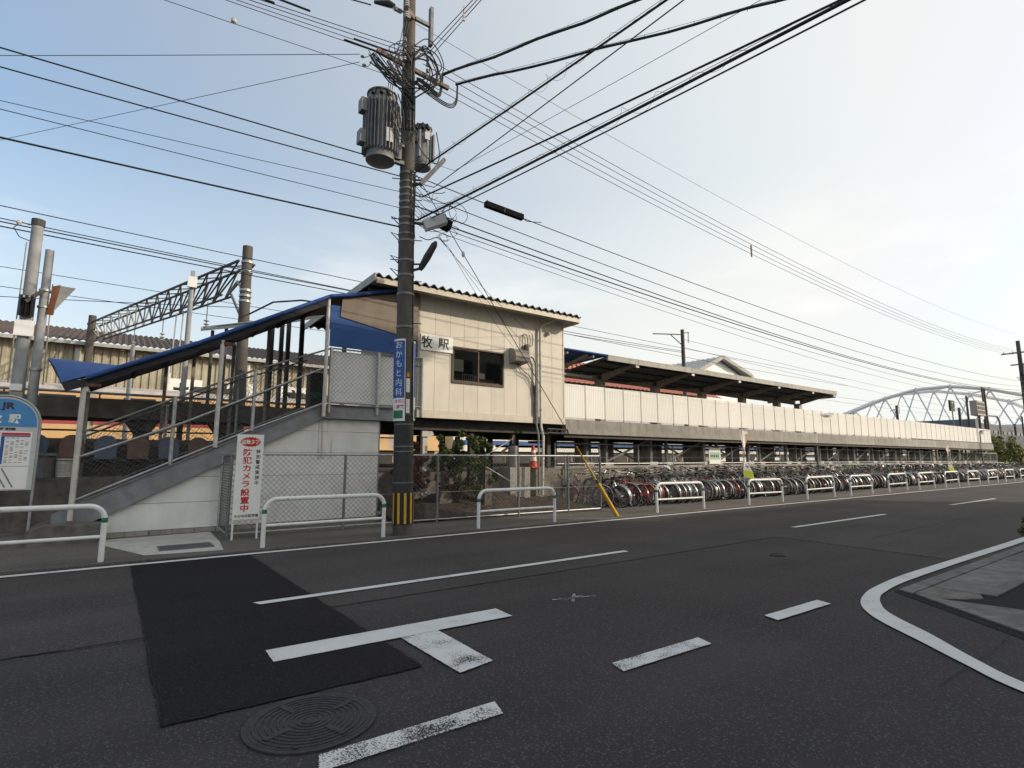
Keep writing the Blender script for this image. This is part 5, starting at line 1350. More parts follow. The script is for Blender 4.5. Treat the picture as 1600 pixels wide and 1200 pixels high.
# banners, street lamps, cone, posters
def banner(name, x, y, label, h=2.7):
    t = thing(name, (x,y,.03), label, 'banner')
    MB().cyl((x,y,0),(x,y,h),.014,8).build('pole', 'white_old', t); MB().cyl((x,y,h-.03),(x+.42,y,h-.08),.008,6).build('arm', 'white_old', t)
    nu, nv = 6, 24; z0 = .9
    def cl(u, v): return (x+.02+u*(.40-.20*math.sin(v*3)**2), y+.05*math.sin(v*9+u*3)+.10*u*math.sin(v*5), h-.06-v*(h-z0)-.08*u)
    def strip(u0, u1, v0, v1, m, nm, off=0):
        vs = []; fs = []
        for i in range(nu+1):
            for j in range(nv+1):
                p = cl(u0+(u1-u0)*i/nu, v0+(v1-v0)*j/nv); vs.append((p[0], p[1]+off, p[2]))
        for i in range(nu):
            for j in range(nv): a = i*(nv+1)+j; fs.append((a,a+1,a+nv+2,a+nv+1))
        MB().add(vs, fs).build(nm, m, t, True)
    strip(0,1,0,.84,'cloth_white','cloth'); strip(0,1,.84,1,'lime','lime_hem'); strip(0,.22,.28,.7,'pink_ink','pink_stripe',-.006); strip(.7,1,.06,.3,'orange_edge','orange_patch',-.006)
    m = MB()
    for i, chx in enumerate('サイクル'):
        vs, fs = text_mb(chx, .20, .008); c, w, hh = centred(vs)
        m.add([(lambda p: (p[0], p[1]-.012, p[2]))(cl(.62+a/.45, .40+i*.11-b/(h-z0))) for a, b in c], fs)
    m.build('characters', 'ink', t)
banner('advert_banner', 19.35, 11.6, 'nearer white and lime banner flag standing among the bicycles')
banner('advert_banner', 42.3, 11.6, 'farther colourful banner flag standing among the bicycles', 2.5)
def slamp(x, y, label):
    t = thing('street_lamp', (x,y,.03), label, 'street lamp')
    MB().tube([(x,y,0),(x,y,3.68)], [.06,.045], 10).build('post', 'galv_dark', t, True)
    MB().beam((x,y,3.68),(x+.35,y-.1,3.76),.05,.05).build('arm', 'galv_dark', t); MB().beam((x+.2,y-.06,3.76),(x+1.25,y-.3,3.82),.22,.11).build('lamp_head', 'sign_grey', t)
slamp(28.7,13.2,'nearer grey street lamp rising from the bicycle row'); slamp(55.5,13.0,'farther grey street lamp near the end of the platform')
t = thing('notice_board', (20.4,13.52,1.2), 'small pale green and white notice hung on the embankment fence', 'sign')
MB().box(20.05,20.85,13.53,13.55,1.32,1.98).build('board', 'sign_white', t); MB().sheet([(20.1,13.527,1.5),(20.8,13.527,1.5),(20.8,13.527,1.8),(20.1,13.527,1.8)]).build('green_field', mat('pale_green', (.35,.55,.45)), t)
m = MB()
for k in range(5): m.sheet([(20.14+.12*k,13.525,1.6),(20.22+.12*k,13.525,1.6),(20.22+.12*k,13.525,1.69),(20.14+.12*k,13.525,1.69)])
m.build('print', 'ink', t)
t = thing('traffic_cone', (10.75,13.55,1.25), 'red and white traffic cone standing on the concrete ledge', 'traffic cone')
cz = 1.25; MB().box(10.55,10.95,13.35,13.75,cz,cz+.03).build('base', 'cone_red', t)
MB().lathe((10.75,13.55,cz+.03), [(.14,0),(.115,.18)], 16).build('cone', 'cone_red', t, True)
MB().lathe((10.75,13.55,cz+.03), [(.1155,.182),(.098,.31)], 16).build('white_band', 'sign_white', t, True)
MB().lathe((10.75,13.55,cz+.03), [(.097,.312),(.08,.43)], 16).build('cone', 'cone_red', t, True)
MB().lathe((10.75,13.55,cz+.03), [(.079,.432),(.068,.51)], 16).build('white_band', 'sign_white', t, True)
MB().lathe((10.75,13.55,cz+.03), [(.067,.512),(.035,.68),(.02,.69)], 16).build('tip', 'cone_red', t, True)
# bench seats, bin and bucket by the stair foot
t = thing('plastic_seat_row', (.2,14.55,1.0), 'row of blue and brown moulded plastic seats beneath the platform at the left', 'bench')
for k in range(6):
    x = -1.25+k*.58; mm = 'plastic_blue' if k % 2 == 0 else 'plastic_brown'
    prof = [(x-.19,14.7,1.55),(x+.19,14.7,1.55),(x+.21,14.75,1.85)]+[(x+.17*math.cos(a),14.78,1.90+.12*math.sin(a)) for a in [k2*math.pi/8 for k2 in range(1,8)]]+[(x-.21,14.75,1.85)]
    s_ = MB().poly(prof, (0,.04,0)).build('backrest', mm, t)
    MB().box(x-.2,x+.2,14.42,14.74,1.51,1.545).build('seat', mm, t)
for x in (-1.0,1.5): MB().box(x-.03,x+.03,14.5,14.56,1.0,1.46).build('leg', 'steel_dark', t)
MB().box(-1.5,2.0,14.5,14.56,1.46,1.508).build('beam', 'steel_dark', t)
t = thing('waste_bin', (-1.05,14.1,1.15), 'grey lidded plastic bin on the ledge behind the timetable sign', 'bin')
MB().lathe((-1.02,14.15,1.15), [(.15,0),(.19,.42)], 4).build('body', 'plastic_grey', t); MB().box(-1.2,-.84,13.97,14.33,1.575,1.63).build('lid', 'plastic_grey', t)
t = thing('ribbed_bucket', (-.72,14.1,1.15), 'white ribbed bucket beside the grey bin on the ledge', 'bucket')
prof = []
for k in range(12): prof += [(.145+.001*k,k*.028),(.155+.001*k,k*.028+.014)]
MB().lathe((-.70,14.15,1.15), prof, 20).build('body', 'white_old', t); MB().lathe((-.70,14.15,1.485), [(.17,0),(.17,.03),(.1,.035)], 20).build('rim', 'white_old', t)

# ------------------------------------------------------------------ shrubs, soil and stones behind the fence
n = 26; vs = []; fs = []
random.seed(31)
for i in range(n+1):
    for j in range(9):
        x = 5.45+6.1*i/n; v = j/8; y = 11.86+1.65*v
        vs.append((x, y, .06+.45*v*(1-.3*math.sin(x*1.3))+random.uniform(-.03,.03)+.18*math.exp(-((x-8.3)**2)/1.2)*v))
for i in range(n):
    for j in range(8): a = i*9+j; fs.append((a, a+9, a+10, a+1))
sl = MB().add(vs, fs).build('soil_bank', 'soil', None, True, (0,0,0)); struct(sl)
def foliage(name, mats, c, rad, nl, size, parent, clumps=26, flat=1.0, seed=1):
    rnd = random.Random(seed)
    cl = []
    for k in range(clumps):
        while True:
            p = Vector((rnd.uniform(-1,1), rnd.uniform(-1,1), rnd.uniform(-1,1)))
            if .25 < p.length < 1: break
        cl.append((Vector((p.x*rad[0], p.y*rad[1], p.z*rad[2])), rnd.uniform(.16,.36)*min(rad)))
    parts = {m: MB() for m in mats}
    for k in range(nl):
        q, r_ = rnd.choice(cl); d = Vector((rnd.gauss(0,1), rnd.gauss(0,1), rnd.gauss(0,1))).normalized()*r_*rnd.uniform(.55,1.15)
        p = Vector(c)+q+d
        a = Vector((rnd.gauss(0,1), rnd.gauss(0,1), rnd.gauss(0,.7))).normalized(); b = a.cross(Vector((rnd.gauss(0,1), rnd.gauss(0,1), rnd.gauss(0,1)))).normalized()
        s_ = size*rnd.uniform(.6,1.3); m = mats[0] if rnd.random() < .72 else rnd.choice(mats)
        nn = a.cross(b)*s_*.12
        parts[m].add([p-a*s_, p-b*s_*.42+nn, p+a*s_, p+b*s_*.42+nn], [(0,1,2),(0,2,3)])
    for m, mb in parts.items():
        if mb.v: stuff(mb.build(name, m, parent))
    return cl
def shrub(name, base, c, rad, nl, size, mats, label, cat='shrub', seed=1, clumps=26, group=None):
    t = thing(name, base, label, cat, group)
    cl = foliage('foliage', mats, c, rad, nl, size, t, clumps, seed=seed)
    rnd = random.Random(seed+5); b = Vector(base)
    for q, r_ in cl[:max(6, clumps//3)]:
        e = Vector(c)+q; mid = b.lerp(e, .5)+Vector((rnd.uniform(-.06,.06), rnd.uniform(-.06,.06), -.05))
        MB().tube([b+Vector((rnd.uniform(-.03,.03), rnd.uniform(-.03,.03), 0)), mid, e], [.022*max(rad)+.006,.012*max(rad)+.004,.004], 5).build('branch', 'bark', t)
    return t
shrub('evergreen_shrub', (7.5,12.75,.4), (7.6,12.75,1.70), (.98,.42,.58), 9000, .045, ['leaf','leaf','leaf_yellow'], 'leafy green shrub behind the chain link fence under the station house', seed=3, clumps=40)
shrub('evergreen_shrub', (6.25,12.9,.4), (6.25,12.9,1.35), (.6,.35,.62), 4200, .04, ['leaf_red','leaf','leaf_red'], 'reddish shrub behind the fence next to the utility pole', seed=4, clumps=22)
shrub('evergreen_shrub', (8.0,12.6,.4), (7.95,12.55,1.05), (.55,.3,.42), 1700, .04, ['leaf','leaf_yellow'], 'low green shrub behind the fence beside the stone stele', seed=8, clumps=18)
shrub('evergreen_shrub', (7.2,12.9,.3), (7.15,13.0,.85), (.9,.3,.4), 1500, .04, ['leaf_red','leaf','bark'], 'dry brown shrub at the foot of the taller green one', seed=12, clumps=18)
t = thing('stone_stele', (8.28,12.4,.3), 'weathered inscribed stone stele behind the fence', 'stone')
MB().poly([(8.17,12.4,.25),(8.40,12.4,.25),(8.40,12.4,1.24),(8.19,12.4,1.33)], (.02,.12,0)).build('slab', 'stone', t)
m = MB()
random.seed(6)
for k in range(9): m.beam((8.25+random.uniform(0,.06),12.396,1.1-k*.07),(8.30+random.uniform(0,.06),12.396,1.08-k*.07),.004,.012)
m.build('carving', 'seam', t)
t = thing('stone_block', (6.5,12.2,.1), 'square stone block with a hole lying behind the fence', 'stone')
MB().poly([(6.2,12.05,.1),(6.62,12.05,.08),(6.60,12.05,.42),(6.22,12.05,.44)], (.02,.4,0)).build('block', 'stone', t); MB().lathe((6.42,12.25,.43), [(.05,0),(.05,.012),(.03,.012)], 10).build('hole', 'black', t)
o = MB().poly([(7.0,12.75,.35),(7.5,12.8,.35),(7.48,12.8,.66),(7.05,12.75,.68)], (.02,.25,0)).build('stone_block', 'stone'); tag(o, 'low flat stone block under the green shrub', 'stone')
o = MB().lathe((9.9,13.45,1.27), [(.17,0),(.18,.05),(.16,.06),(.16,.62),(.15,.64)], 18).build('concrete_stub', 'concrete', None, True); tag(o, 'short round concrete column stub on the block under the station house', 'column stub')
random.seed(14)
rk = MB()
for k in range(500):
    x, v = random.uniform(5.5,11.4), random.uniform(0,1); y = 11.86+1.3*v; z = .07+.45*v*(1-.3*math.sin(x*1.3)); s_ = random.uniform(.008,.03)
    a = [Vector((random.uniform(-1,1), random.uniform(-1,1), random.uniform(-.4,.8)))*s_ for _ in range(4)]
    rk.add([Vector((x,y,z))+q for q in a], [(0,1,2),(0,2,3),(0,3,1),(1,3,2)])
for k in range(900):
    x = random.uniform(2.0,11.6); y = 11.74-.02*x+abs(random.gauss(0,.09)); s_ = random.uniform(.005,.018)
    a = [Vector((random.uniform(-1,1), random.uniform(-1,1), random.uniform(-.3,.8)))*s_ for _ in range(4)]
    rk.add([Vector((x,y,.035))+q for q in a], [(0,1,2),(0,2,3),(0,3,1),(1,3,2)])
tag(rk.build('litter', 'stone'), 'scattered gravel and dry leaf litter along the fence and soil bank', None, None, 'stuff')
shrub('corner_shrub', (12.0,2.0,.05), (12.25,2.05,.42), (.38,.38,.32), 3500, .03, ['leaf','leaf_yellow','leaf_red'], 'small green shrub at the right edge of the street corner', seed=41, clumps=20)
for k, (x, y, z, r_) in enumerate(((64.5,15.0,2.0,1.5),(67.5,15.3,2.2,1.9),(71,15,2.3,2.0),(75,15.5,2.2,2.2),(61.5,15.2,1.4,.9))):
    shrub('bank_shrub', (x,y,.6), (x,y,z), (r_,1.2,r_*.75), 4500, .10, ['leaf_yellow','leaf_yellow','leaf'], ['yellow green bush just past the platform end','larger yellow green bush behind the first one past the platform','broad bush on the bank beyond the platform','farthest bush on the bank at the right edge','small bush tucked under the platform end'][k], seed=60+k, clumps=26)

# ------------------------------------------------------------------ railway behind
def train(name, x0, x1, y, body, band, roof, label, z0=2.05, bandz=(3.28,3.5), win=(3.55,4.35), cars=20.0, wpitch=1.9):
    t = thing(name, ((x0+x1)/2, y+1.4, 1.3), label, 'train')
    x = x0
    while x < x1-1:
        e = min(x+cars, x1)
        b = MB().box(x+.15,e-.15,y,y+2.8,z0,4.45).build('car_body', body, t)
        vs = [(y-.02,4.455),(y+.25,4.75),(y+.9,4.92),(y+1.9,4.92),(y+2.55,4.75),(y+2.82,4.455)]
        MB().poly([(x+.15,a,c) for a, c in vs], (e-x-.3,0,0)).build('roof', roof, t)
        MB().box(x+.15,e-.15,y-.012,y-.002,*bandz).build('stripe', band, b)
        w = x+1.2; k = 0
        while w < e-1.6:
            if k % 4 == 3:
                MB().box(w-.1,w+1.1,y-.010,y-.003,z0+.1,4.3).build('door', roof, b); MB().box(w+.12,w+.42,y-.014,y-.010,3.6,4.3).box(w+.58,w+.88,y-.014,y-.010,3.6,4.3).build('door_glass', 'train_glass', b)
            else: MB().box(w,w+1.25,y-.014,y-.004,*win).build('window', 'train_glass', b)
            w += wpitch; k += 1
        MB().box(x+.5,e-.5,y+.2,y+2.6,1.75,z0-.01).build('underframe', 'steel_dark', t)
        for q in (x+3, e-3):
            for dx in (-.9,.9):
                MB().cyl((q+dx,y+.3,1.72),(q+dx,y+.42,1.72),.42,14).build('wheel', 'steel_dark', t)
        for q in range(3): MB().box(x+4+q*5,x+6.5+q*5,y+.7,y+2.1,4.925,5.18).build('roof_unit', 'steel_dark', t)
        x = e+.1
train('cream_train', -21, 17.2, 31.0, 'train_cream', 'train_red', 'train_roof', 'cream orange train with dark red stripe standing behind the platform at the left', bandz=(3.06,3.36))
train('white_train', 17.8, 98, 31.0, 'train_white', 'train_blue', 'train_roof', 'white commuter train with blue stripe seen under the platform deck', bandz=(2.45,2.78), win=(3.05,3.95))
trk = MB()
for y in (20.2,21.3,26.0,27.1,31.8,32.9): trk.box(-60,140,y-.035,y+.035,1.18,1.32)
o = trk.build('track_rails', 'rust', emb)
bt = thing('track_fence', (0,24,1.1), 'low row of dark trackside barriers seen under the platform', 'fence')
for k in range(26): MB().box(-10+k*1.6,-8.6+k*1.6,23.9,24.0,1.25,1.75).build('board', 'steel_dark', bt)

FB = thing('long_depot_building', (-8,42,1.1), 'long beige ribbed shed with dark brown corrugated roof behind the tracks', 'building')
m = MB(); vs = []; x = -46; pts = []
while x < 15:
    pts += [(x,38.0),(x+.17,38.0),(x+.21,38.07),(x+.34,38.07)]; x += .38
n = len(pts); m.add([(a,b,1.1) for a,b in pts]+[(a,b,7.75) for a,b in pts], [(i,i+1,n+i+1,n+i) for i in range(n-1)])
m.build('ribbed_wall', 'far_wall', FB)
MB().box(-46,15,38.1,50,1.1,7.9).build('shell', 'far_wall', FB)
vs = []; N = 400
for th in (0,-.05):
    for y, z in ((37.4,8.0),(46.5,10.3)):
        for i in range(N+1): vs.append((-46.5+62*i/N, y, z+.05*(1 if i % 2 else -1)+th))
fs = []
for i in range(N): q = (i,i+1,N+2+i,N+1+i); fs += [q, tuple(reversed([k+2*(N+1) for k in q])), (i,2*(N+1)+i,2*(N+1)+i+1,i+1)]
MB().add(vs, fs).build('corrugated_roof', 'roof_brown', FB)
MB().box(-46.5,15.5,37.42,37.5,7.72,7.9).build('gutter', 'roof_edge', FB)
for k in range(31): MB().box(-46+k*2.0,-45.85+k*2,37.5,37.9,7.6,7.9).build('rafter_end', 'rust', FB)
for x in (-10.5,-6.2,-1.9,2.4,6.7): MB().cyl((x,37.9,1.1),(x,37.9,7.7),.14,8).build('downpipe', 'white_old', FB)
for i, (x, chx) in enumerate(((3.35,'お'),(6.4,'良'),(9.5,'店'))):
    MB().box(x-.85,x+.85,37.86,37.93,4.5,6.3).build('sign_panel', 'sign_white', FB)
    m = MB(); lettering(m, chx, 1.5, x, 37.85, 5.4, .03); m.build('characters', 'ink', FB)
for x in (-.5,1.3): MB().box(x,x+1.5,37.5,37.9,3.7,4.3).build('air_unit', 'sign_grey', FB)
RB = thing('rear_house', (18,48,1.1), 'dark roofed house behind the shed glimpsed above the stair rails', 'house')
MB().box(13,26,46,54,1.1,8.2).build('wall', 'far_wall', RB)
MB().poly([(12.5,45.4,8.2),(12.5,50,10.9),(12.5,54.6,8.2)], (14,0,0)).build('roof', 'roof_brown', RB)

# concrete posts and lattice gantry over the tracks
GA = thing('catenary_gantry', (1,29,1.1), 'steel lattice gantry across the tracks between two concrete posts', 'gantry')
A, Bq = Vector((3.42,20.9,8.55)), Vector((-1.35,38,9.0)) 
MB().tube([(3.50,20.9,1.1),(3.42,20.9,9.15)], [.22,.17], 16).build('post', 'pole_concrete', GA, True)
MB().tube([(-1.45,37.2,1.1),(-1.4,37.2,9.35)], [.22,.18], 14).build('post', 'pole_concrete', GA, True)
for z in (8.55,8.2,7.5,7.3,7.1,6.2): MB().tube([(3.44,20.9,z-.04),(3.44,20.9,z+.04)], .205, 16).build('clamp', 'galv', GA, True)
d = (Bq-A); side = Vector((d.y,-d.x,0)).normalized()*.28; N = 14
for s_ in (-1, 1):
    MB().beam(A+side*s_, Bq+side*s_, .07, .07).build('top_chord', 'steel_dark', GA)
    MB().beam(A+side*s_*.6+d*.08-Vector((0,0,1.0)), Bq+side*s_*.6-d*.08-Vector((0,0,.95)), .06, .06).build('bottom_chord', 'steel_dark', GA)
    for k in range(N):
        t0, t1 = k/N, (k+.5)/N
        a0 = A+side*s_+d*t0; b0 = A+side*s_*.6+d*(.08+.84*t1)-Vector((0,0,1.0)); a1 = A+side*s_+d*((k+1)/N)
        mm = 'steel_dark' if k < 8 else 'steel_beige'
        MB().beam(a0, b0, .045, .045).build('lattice_bar', mm, GA); MB().beam(b0, a1, .045, .045).build('lattice_bar', mm, GA)
for k in range(N): MB().beam(A+side+d*(k/N), A-side+d*((k+1)/N), .04, .04).build('lattice_bar', 'steel_beige', GA)
MB().tube([(3.40,20.8,7.3),(3.2,21.2,7.9),(3.05,22.0,7.6)], .04, 6).build('strut', 'galv', GA)
MB().tube([A+d*.06-Vector((0,0,1.0)), Vector((3.42,20.9,6.35))], .05, 6).build('strut', 'galv_dark', GA)
for t_ in (.17,.42,.62):
    p = A+d*t_-Vector((0,0,1.0)); MB().cyl(p, p-Vector((0,0,1.1)), .02, 5).build('hanger', 'galv_dark', GA)
    for k in range(3): MB().lathe(p-Vector((0,0,.75+.14*k)), [(.03,-.05),(.11,0),(.03,.05)], 10).build('insulator', 'porcelain', GA, True)
for t_ in (.3,.34): p = A+d*t_-Vector((0,0,1.0)); MB().beam(p, p-Vector((.05,0,2.6)), .05, .05).build('drop_post', 'galv', GA)

def post(name, x, y, z0, z1, r0, r1, m, label, cat='post'):
    t = thing(name, (x,y,z0), label, cat); MB().tube([(x,y,z0),(x,y,z1)], [r0,r1], 14).build('shaft', m, t, True); return t
t = post('signal_pole', -1.60, 14.5, .0, 6.35, .13, .10, 'grey_pole', 'thick pale grey pole with black louvred box at the left edge', 'pole')
MB().lathe((-1.60,14.5,6.30), [(.115,0),(.115,.14),(.02,.16)], 12).build('cap', 'steel_dark', t)
MB().tube([(-1.72,14.45,6.28),(-1.85,14.4,6.3),(-1.95,14.4,6.15),(-1.85,14.4,5.98),(-1.7,14.45,5.95)], .010, 5).build('wire_loop', 'cable', t)
MB().lathe((-1.88,14.4,6.27), [(.03,-.05),(.05,0),(.03,.05)], 10).build('insulator', 'porcelain', t)
bx = MB().box(-1.73,-1.48,14.28,14.40,4.36,4.76).build('louvre_box', 'black', t)
for k in range(3): MB().poly([(-1.725+.083*k,14.28,4.34),(-1.655+.083*k,14.28,4.34),(-1.69+.083*k,14.21,4.34)], (0,0,.42)).build('louvre', 'black', bx)
for k in range(2): MB().lathe((-1.65+.09*k,14.275,4.73), [(.03,-.02),(.03,.02)], 10).build('lens', 'sign_white', bx)
MB().box(-1.75,-1.45,14.33,14.385,3.95,4.27).build('white_cover', 'sign_white', t)
MB().box(-1.70,-1.52,14.34,14.385,2.85,2.98).build('tag', 'sign_white', t); MB().box(-1.69,-1.5,14.33,14.385,2.62,2.82).build('terminal', 'steel_beige', t)
MB().tube([(-1.73,14.42,5.9),(-1.74,14.4,3)], .012, 5).build('cable', 'steel_beige', t)
t = post('mirror_pole', -1.36, 14.45, .0, 5.82, .09, .075, 'grey_pole', 'slimmer grey pole carrying an orange edged traffic mirror', 'pole')
MB().beam((-1.36,14.4,4.95),(-1.62,14.2,4.62),.06,.06).build('brace_arm', 'steel_dark', t)
for z in (4.6,4.95,3.3): MB().tube([(-1.36,14.45,z-.02),(-1.36,14.45,z+.02)], .10, 12).build('clamp', 'galv', t, True)
MB().tube([(-1.25,14.42,5.1),(-1.22,14.42,3)], .012, 5).build('cable', 'steel_beige', t)
mr = thing('traffic_mirror', (-1.2,14.3,4.5), 'square traffic mirror with orange rim seen nearly edge on', 'mirror')
MB().poly([(-1.24,14.42,5.06),(-1.30,14.42,4.45),(-1.20,14.30,4.42),(-1.14,14.30,5.07)], (.03,-.05,0)).build('rim', 'orange_edge', mr)
MB().poly([(-1.12,14.27,5.05),(-1.18,14.27,4.50),(-.86,14.1,5.00)], (.01,-.02,0)).build('face', 'mirror_back', mr)
t = post('platform_mast', 1.44, 17, 1.1, 6.5, .075, .06, 'grey_pole', 'slim white mast with terminal box rising behind the stair canopy', 'mast')
MB().box(1.33,1.55,16.85,16.95,6.2,6.5).build('terminal_box', 'sign_white', t); MB().box(1.39,1.49,16.9,17.0,6.5,6.68).build('cap', 'galv', t)
t = post('platform_mast', .35, 24, 1.1, 5.6, .08, .07, 'grey_pole', 'short grey mast behind the blue canopy visor', 'mast')
t = thing('platform_shelter', (3.3,17,2.85), 'small grey platform shelter roof above the stair canopy', 'shelter')
MB().poly([(2.0,19.5,5.55),(2.55,19.4,5.70),(4.6,15.9,5.62),(4.0,15.9,5.40)], (0,0,.09)).build('roof', 'roof_edge', t)
MB().poly([(2.0,19.5,5.66),(2.60,19.4,5.80),(4.65,15.9,5.73),(4.0,15.9,5.52)], (0,0,.03)).build('cover', 'steel_beige', t)
for x, y in ((2.3,19.2),(2.6,18.6),(3.9,16.4)): MB().cyl((x,y,2.8),(x,y,5.55),.05,8).build('post', 'steel_dark', t)
t = thing('ticket_gate_cabinet', (4.6,15.6,2.79), 'dark cabinet standing on the stair landing behind the mesh', 'cabinet')
MB().box(4.3,4.7,15.3,15.7,2.79,3.9).build('body', 'steel_dark', t); MB().box(4.33,4.67,15.285,15.299,3.2,3.35).build('green_panel', 'sign_green', t)
t = thing('landing_posts', (4.0,15.5,2.79), 'dark steel frame of the landing behind the stair mesh', 'frame')
for x, y in ((3.3,15.6),(3.55,15.6),(3.75,15.7),(4.0,15.3),(4.25,16.2),(5.2,15.3)): MB().box(x-.05,x+.05,y-.05,y+.05,2.5,5.4).build('post', 'steel_dark', t)

# catenary mast over the canopy, and wires along the tracks
def mast(x, y, z1, arm, label, r=.16):
    t = thing('catenary_mast', (x,y,1.1), label, 'mast'); MB().tube([(x,y,1.1),(x,y,z1)], [r,r*.8], 12).build('shaft', 'pole_concrete', t, True)
    MB().beam((x-arm,y,z1-.75),(x+.1,y,z1-.35),.07,.07).build('arm', 'steel_dark', t); MB().beam((x-arm*.42,y,z1-.55),(x,y,z1-1.2),.05,.05).build('brace', 'steel_dark', t)
    MB().beam((x,y,z1-.25),(x+.75,y,z1-.10),.06,.06).build('arm', 'steel_dark', t); MB().cyl((x+.7,y,z1-.1),(x+.65,y,z1-.9),.03,6).build('hanger', 'steel_dark', t)
mast(33,24,10.9,3.3,'dark catenary mast with bracket arm above the platform canopy')
mast(98,24,10.5,4.5,'distant catenary mast in front of the arch bridge'); mast(128,24,9,4,'far small catenary mast beyond the platform end', .14); mast(72,24,7.6,2,'short mast between the platform and the bridge')
for k, (lb, a, b, sg_) in enumerate((('highest railway wire passing the left pole and gantry', (-14,15.5,7.15),(60,24,9.6),.25),('second railway wire just below the highest', (-14,15.5,6.95),(60,24,8.9),.3),('pair of dark railway feeder wires, upper', (-14,15.2,6.75),(33,24,9.3),.25),('pair of dark railway feeder wires, lower', (-14,15.2,6.68),(33,24,9.2),.3),
                                     ('contact wire over the tracks', (-30,26,7.7),(130,26,7.7),.1),('messenger wire over the tracks', (-30,26,8.7),(130,26,8.7),.6),('railway wire towards the bridge, upper', (33,24,10.2),(128,24,9.5),.5),('railway wire towards the bridge, lower', (33,24,9.6),(128,24,8.6),.5),('lowest wire crossing the shed wall at the left', (-20,30,6.9),(3.4,21,6.9),.2))):
    wire(lb, sag(a, b, sg_, 24), .012 if k not in (2,3) else .016, 'railway_wire', n=4)
tag(MB().tube([(3.5,21,6.6),(4.2,20,7.0),(4.9,19,6.95),(5.6,18,6.7),(6.6,17.5,6.0)], .03, 6).build('railway_cable', 'cable', None, True), 'thick black cable looping from the gantry post to the station roof', 'cable')
t = thing('pole_speakers', (76,20,4), 'dark square signal board on thin post beyond the platform', 'signal')
MB().box(75.4,76.8,19.9,20.1,6.9,8.1).build('board', 'black', t); MB().cyl((76.1,20,1.1),(76.1,20,6.9),.06,8).build('post', 'galv_dark', t)
m = MB(); ring(m, (76.1,19.88,7.5), .35, .05, 16, 4); m.build('ring', 'sign_grey', t)
t = thing('relay_cabinet', (95,22,4), 'pale equipment cabinet on a mast in front of the bridge', 'cabinet')
MB().box(93.4,96.8,21.8,22.6,7.4,9.4).build('case', 'steel_beige', t)
for k in range(3): MB().box(93.6,96.6,21.77,21.79,7.7+k*.55,8.05+k*.55).build('vent', 'steel_dark', t)
for x in (97.3,98.3): MB().cyl((x,22,1.1),(x,22,11.5),.12,8).build('post', 'steel_dark', t)
MB().tube([(98,22,7.6),(103,22,7.7),(104.2,22,7.0),(104.4,22,1.1)], .12, 8).build('pipe_arch', 'galv_dark', t, True)

# terracotta roofs and the white gabled building beyond the tracks
RH = thing('red_roofed_house', (52,48,1.1), 'red tiled roof with round barrel ridge showing above the platform fence', 'house')
MB().box(36,68,44.5,54,1.1,9.7).build('wall', 'far_wall', RH)
per = .75; vs = []; N = int((68.5-35.5)/per*6)
for th in (0,-.06):
    for y, z in ((43.6,9.9),(47.6,11.9)):
        for i in range(N+1): vs.append((35.5+33*i/N, y, z+.10*abs(math.sin(math.pi*i/6))+th))
fs = []
for i in range(N): q = (i,i+1,N+2+i,N+1+i); fs += [q, (i,2*(N+1)+i,2*(N+1)+i+1,i+1)]
MB().add(vs, fs).build('tiled_slope', 'tile_red', RH)
bm = None
for k in range(44):
    x = 35.5+k*.75
    if bm is None: bm = MB().tube([(x+.03,46.9,11.95),(x+.1,46.9,11.95),(x+.62,46.9,11.95),(x+.72,46.9,11.95)], [.80,1.02,1.0,.90], 18).build('ridge_tile', 'tile_red', RH, True)
    else: shift(bm, (k*.75,0,0), RH)
MB().box(35.6,68.4,48,53,9,11.4).build('upper_wall', 'far_wall', RH)
GB = thing('gabled_station_hall', (72,48,1.1), 'white gabled station hall with name board rising behind the platform canopy', 'building')
MB().poly([(65,46,1.1),(79,46,1.1),(79,46,13.6),(71.6,46,16.1),(65.6,46,13.6)], (0,14,0)).build('wall', 'board_white', GB)
for a, b in (((64.2,13.3),(71.4,16.4)),((71.4,16.4),(78.6,14.4)),((78.6,14.4),(80.0,13.2))):
    MB().beam((a[0],45.2,a[1]),(b[0],45.2,b[1]),.5,.5,(0,1,0)).build('verge', 'concrete_pale', GB)
MB().poly([(64.0,45.4,13.3),(71.4,45.4,16.3),(71.4,60,16.3),(64.0,60,13.3)], (0,0,.2)).build('roof_slope', 'far_block_pale', GB)
for k in range(16): MB().beam((64.0,45.6+k*.9,13.55),(71.3,45.6+k*.9,16.5),.25,.16).build('roof_rib', 'far_block_pale', GB)
MB().poly([(71.45,45.4,16.3),(79.8,45.4,13.6),(79.8,60,13.6),(71.45,60,16.3)], (0,0,.2)).build('roof_slope', 'far_block_pale', GB)
MB().box(68.6,75.4,45.8,45.9,12.2,14.4).build('name_board', 'sign_white', GB)
m = MB(); lettering(m, '牧', 1.7, 70.6, 45.75, 13.3, .05); lettering(m, '駅', 1.7, 73.4, 45.75, 13.3, .05); m.build('characters', 'ink', GB)

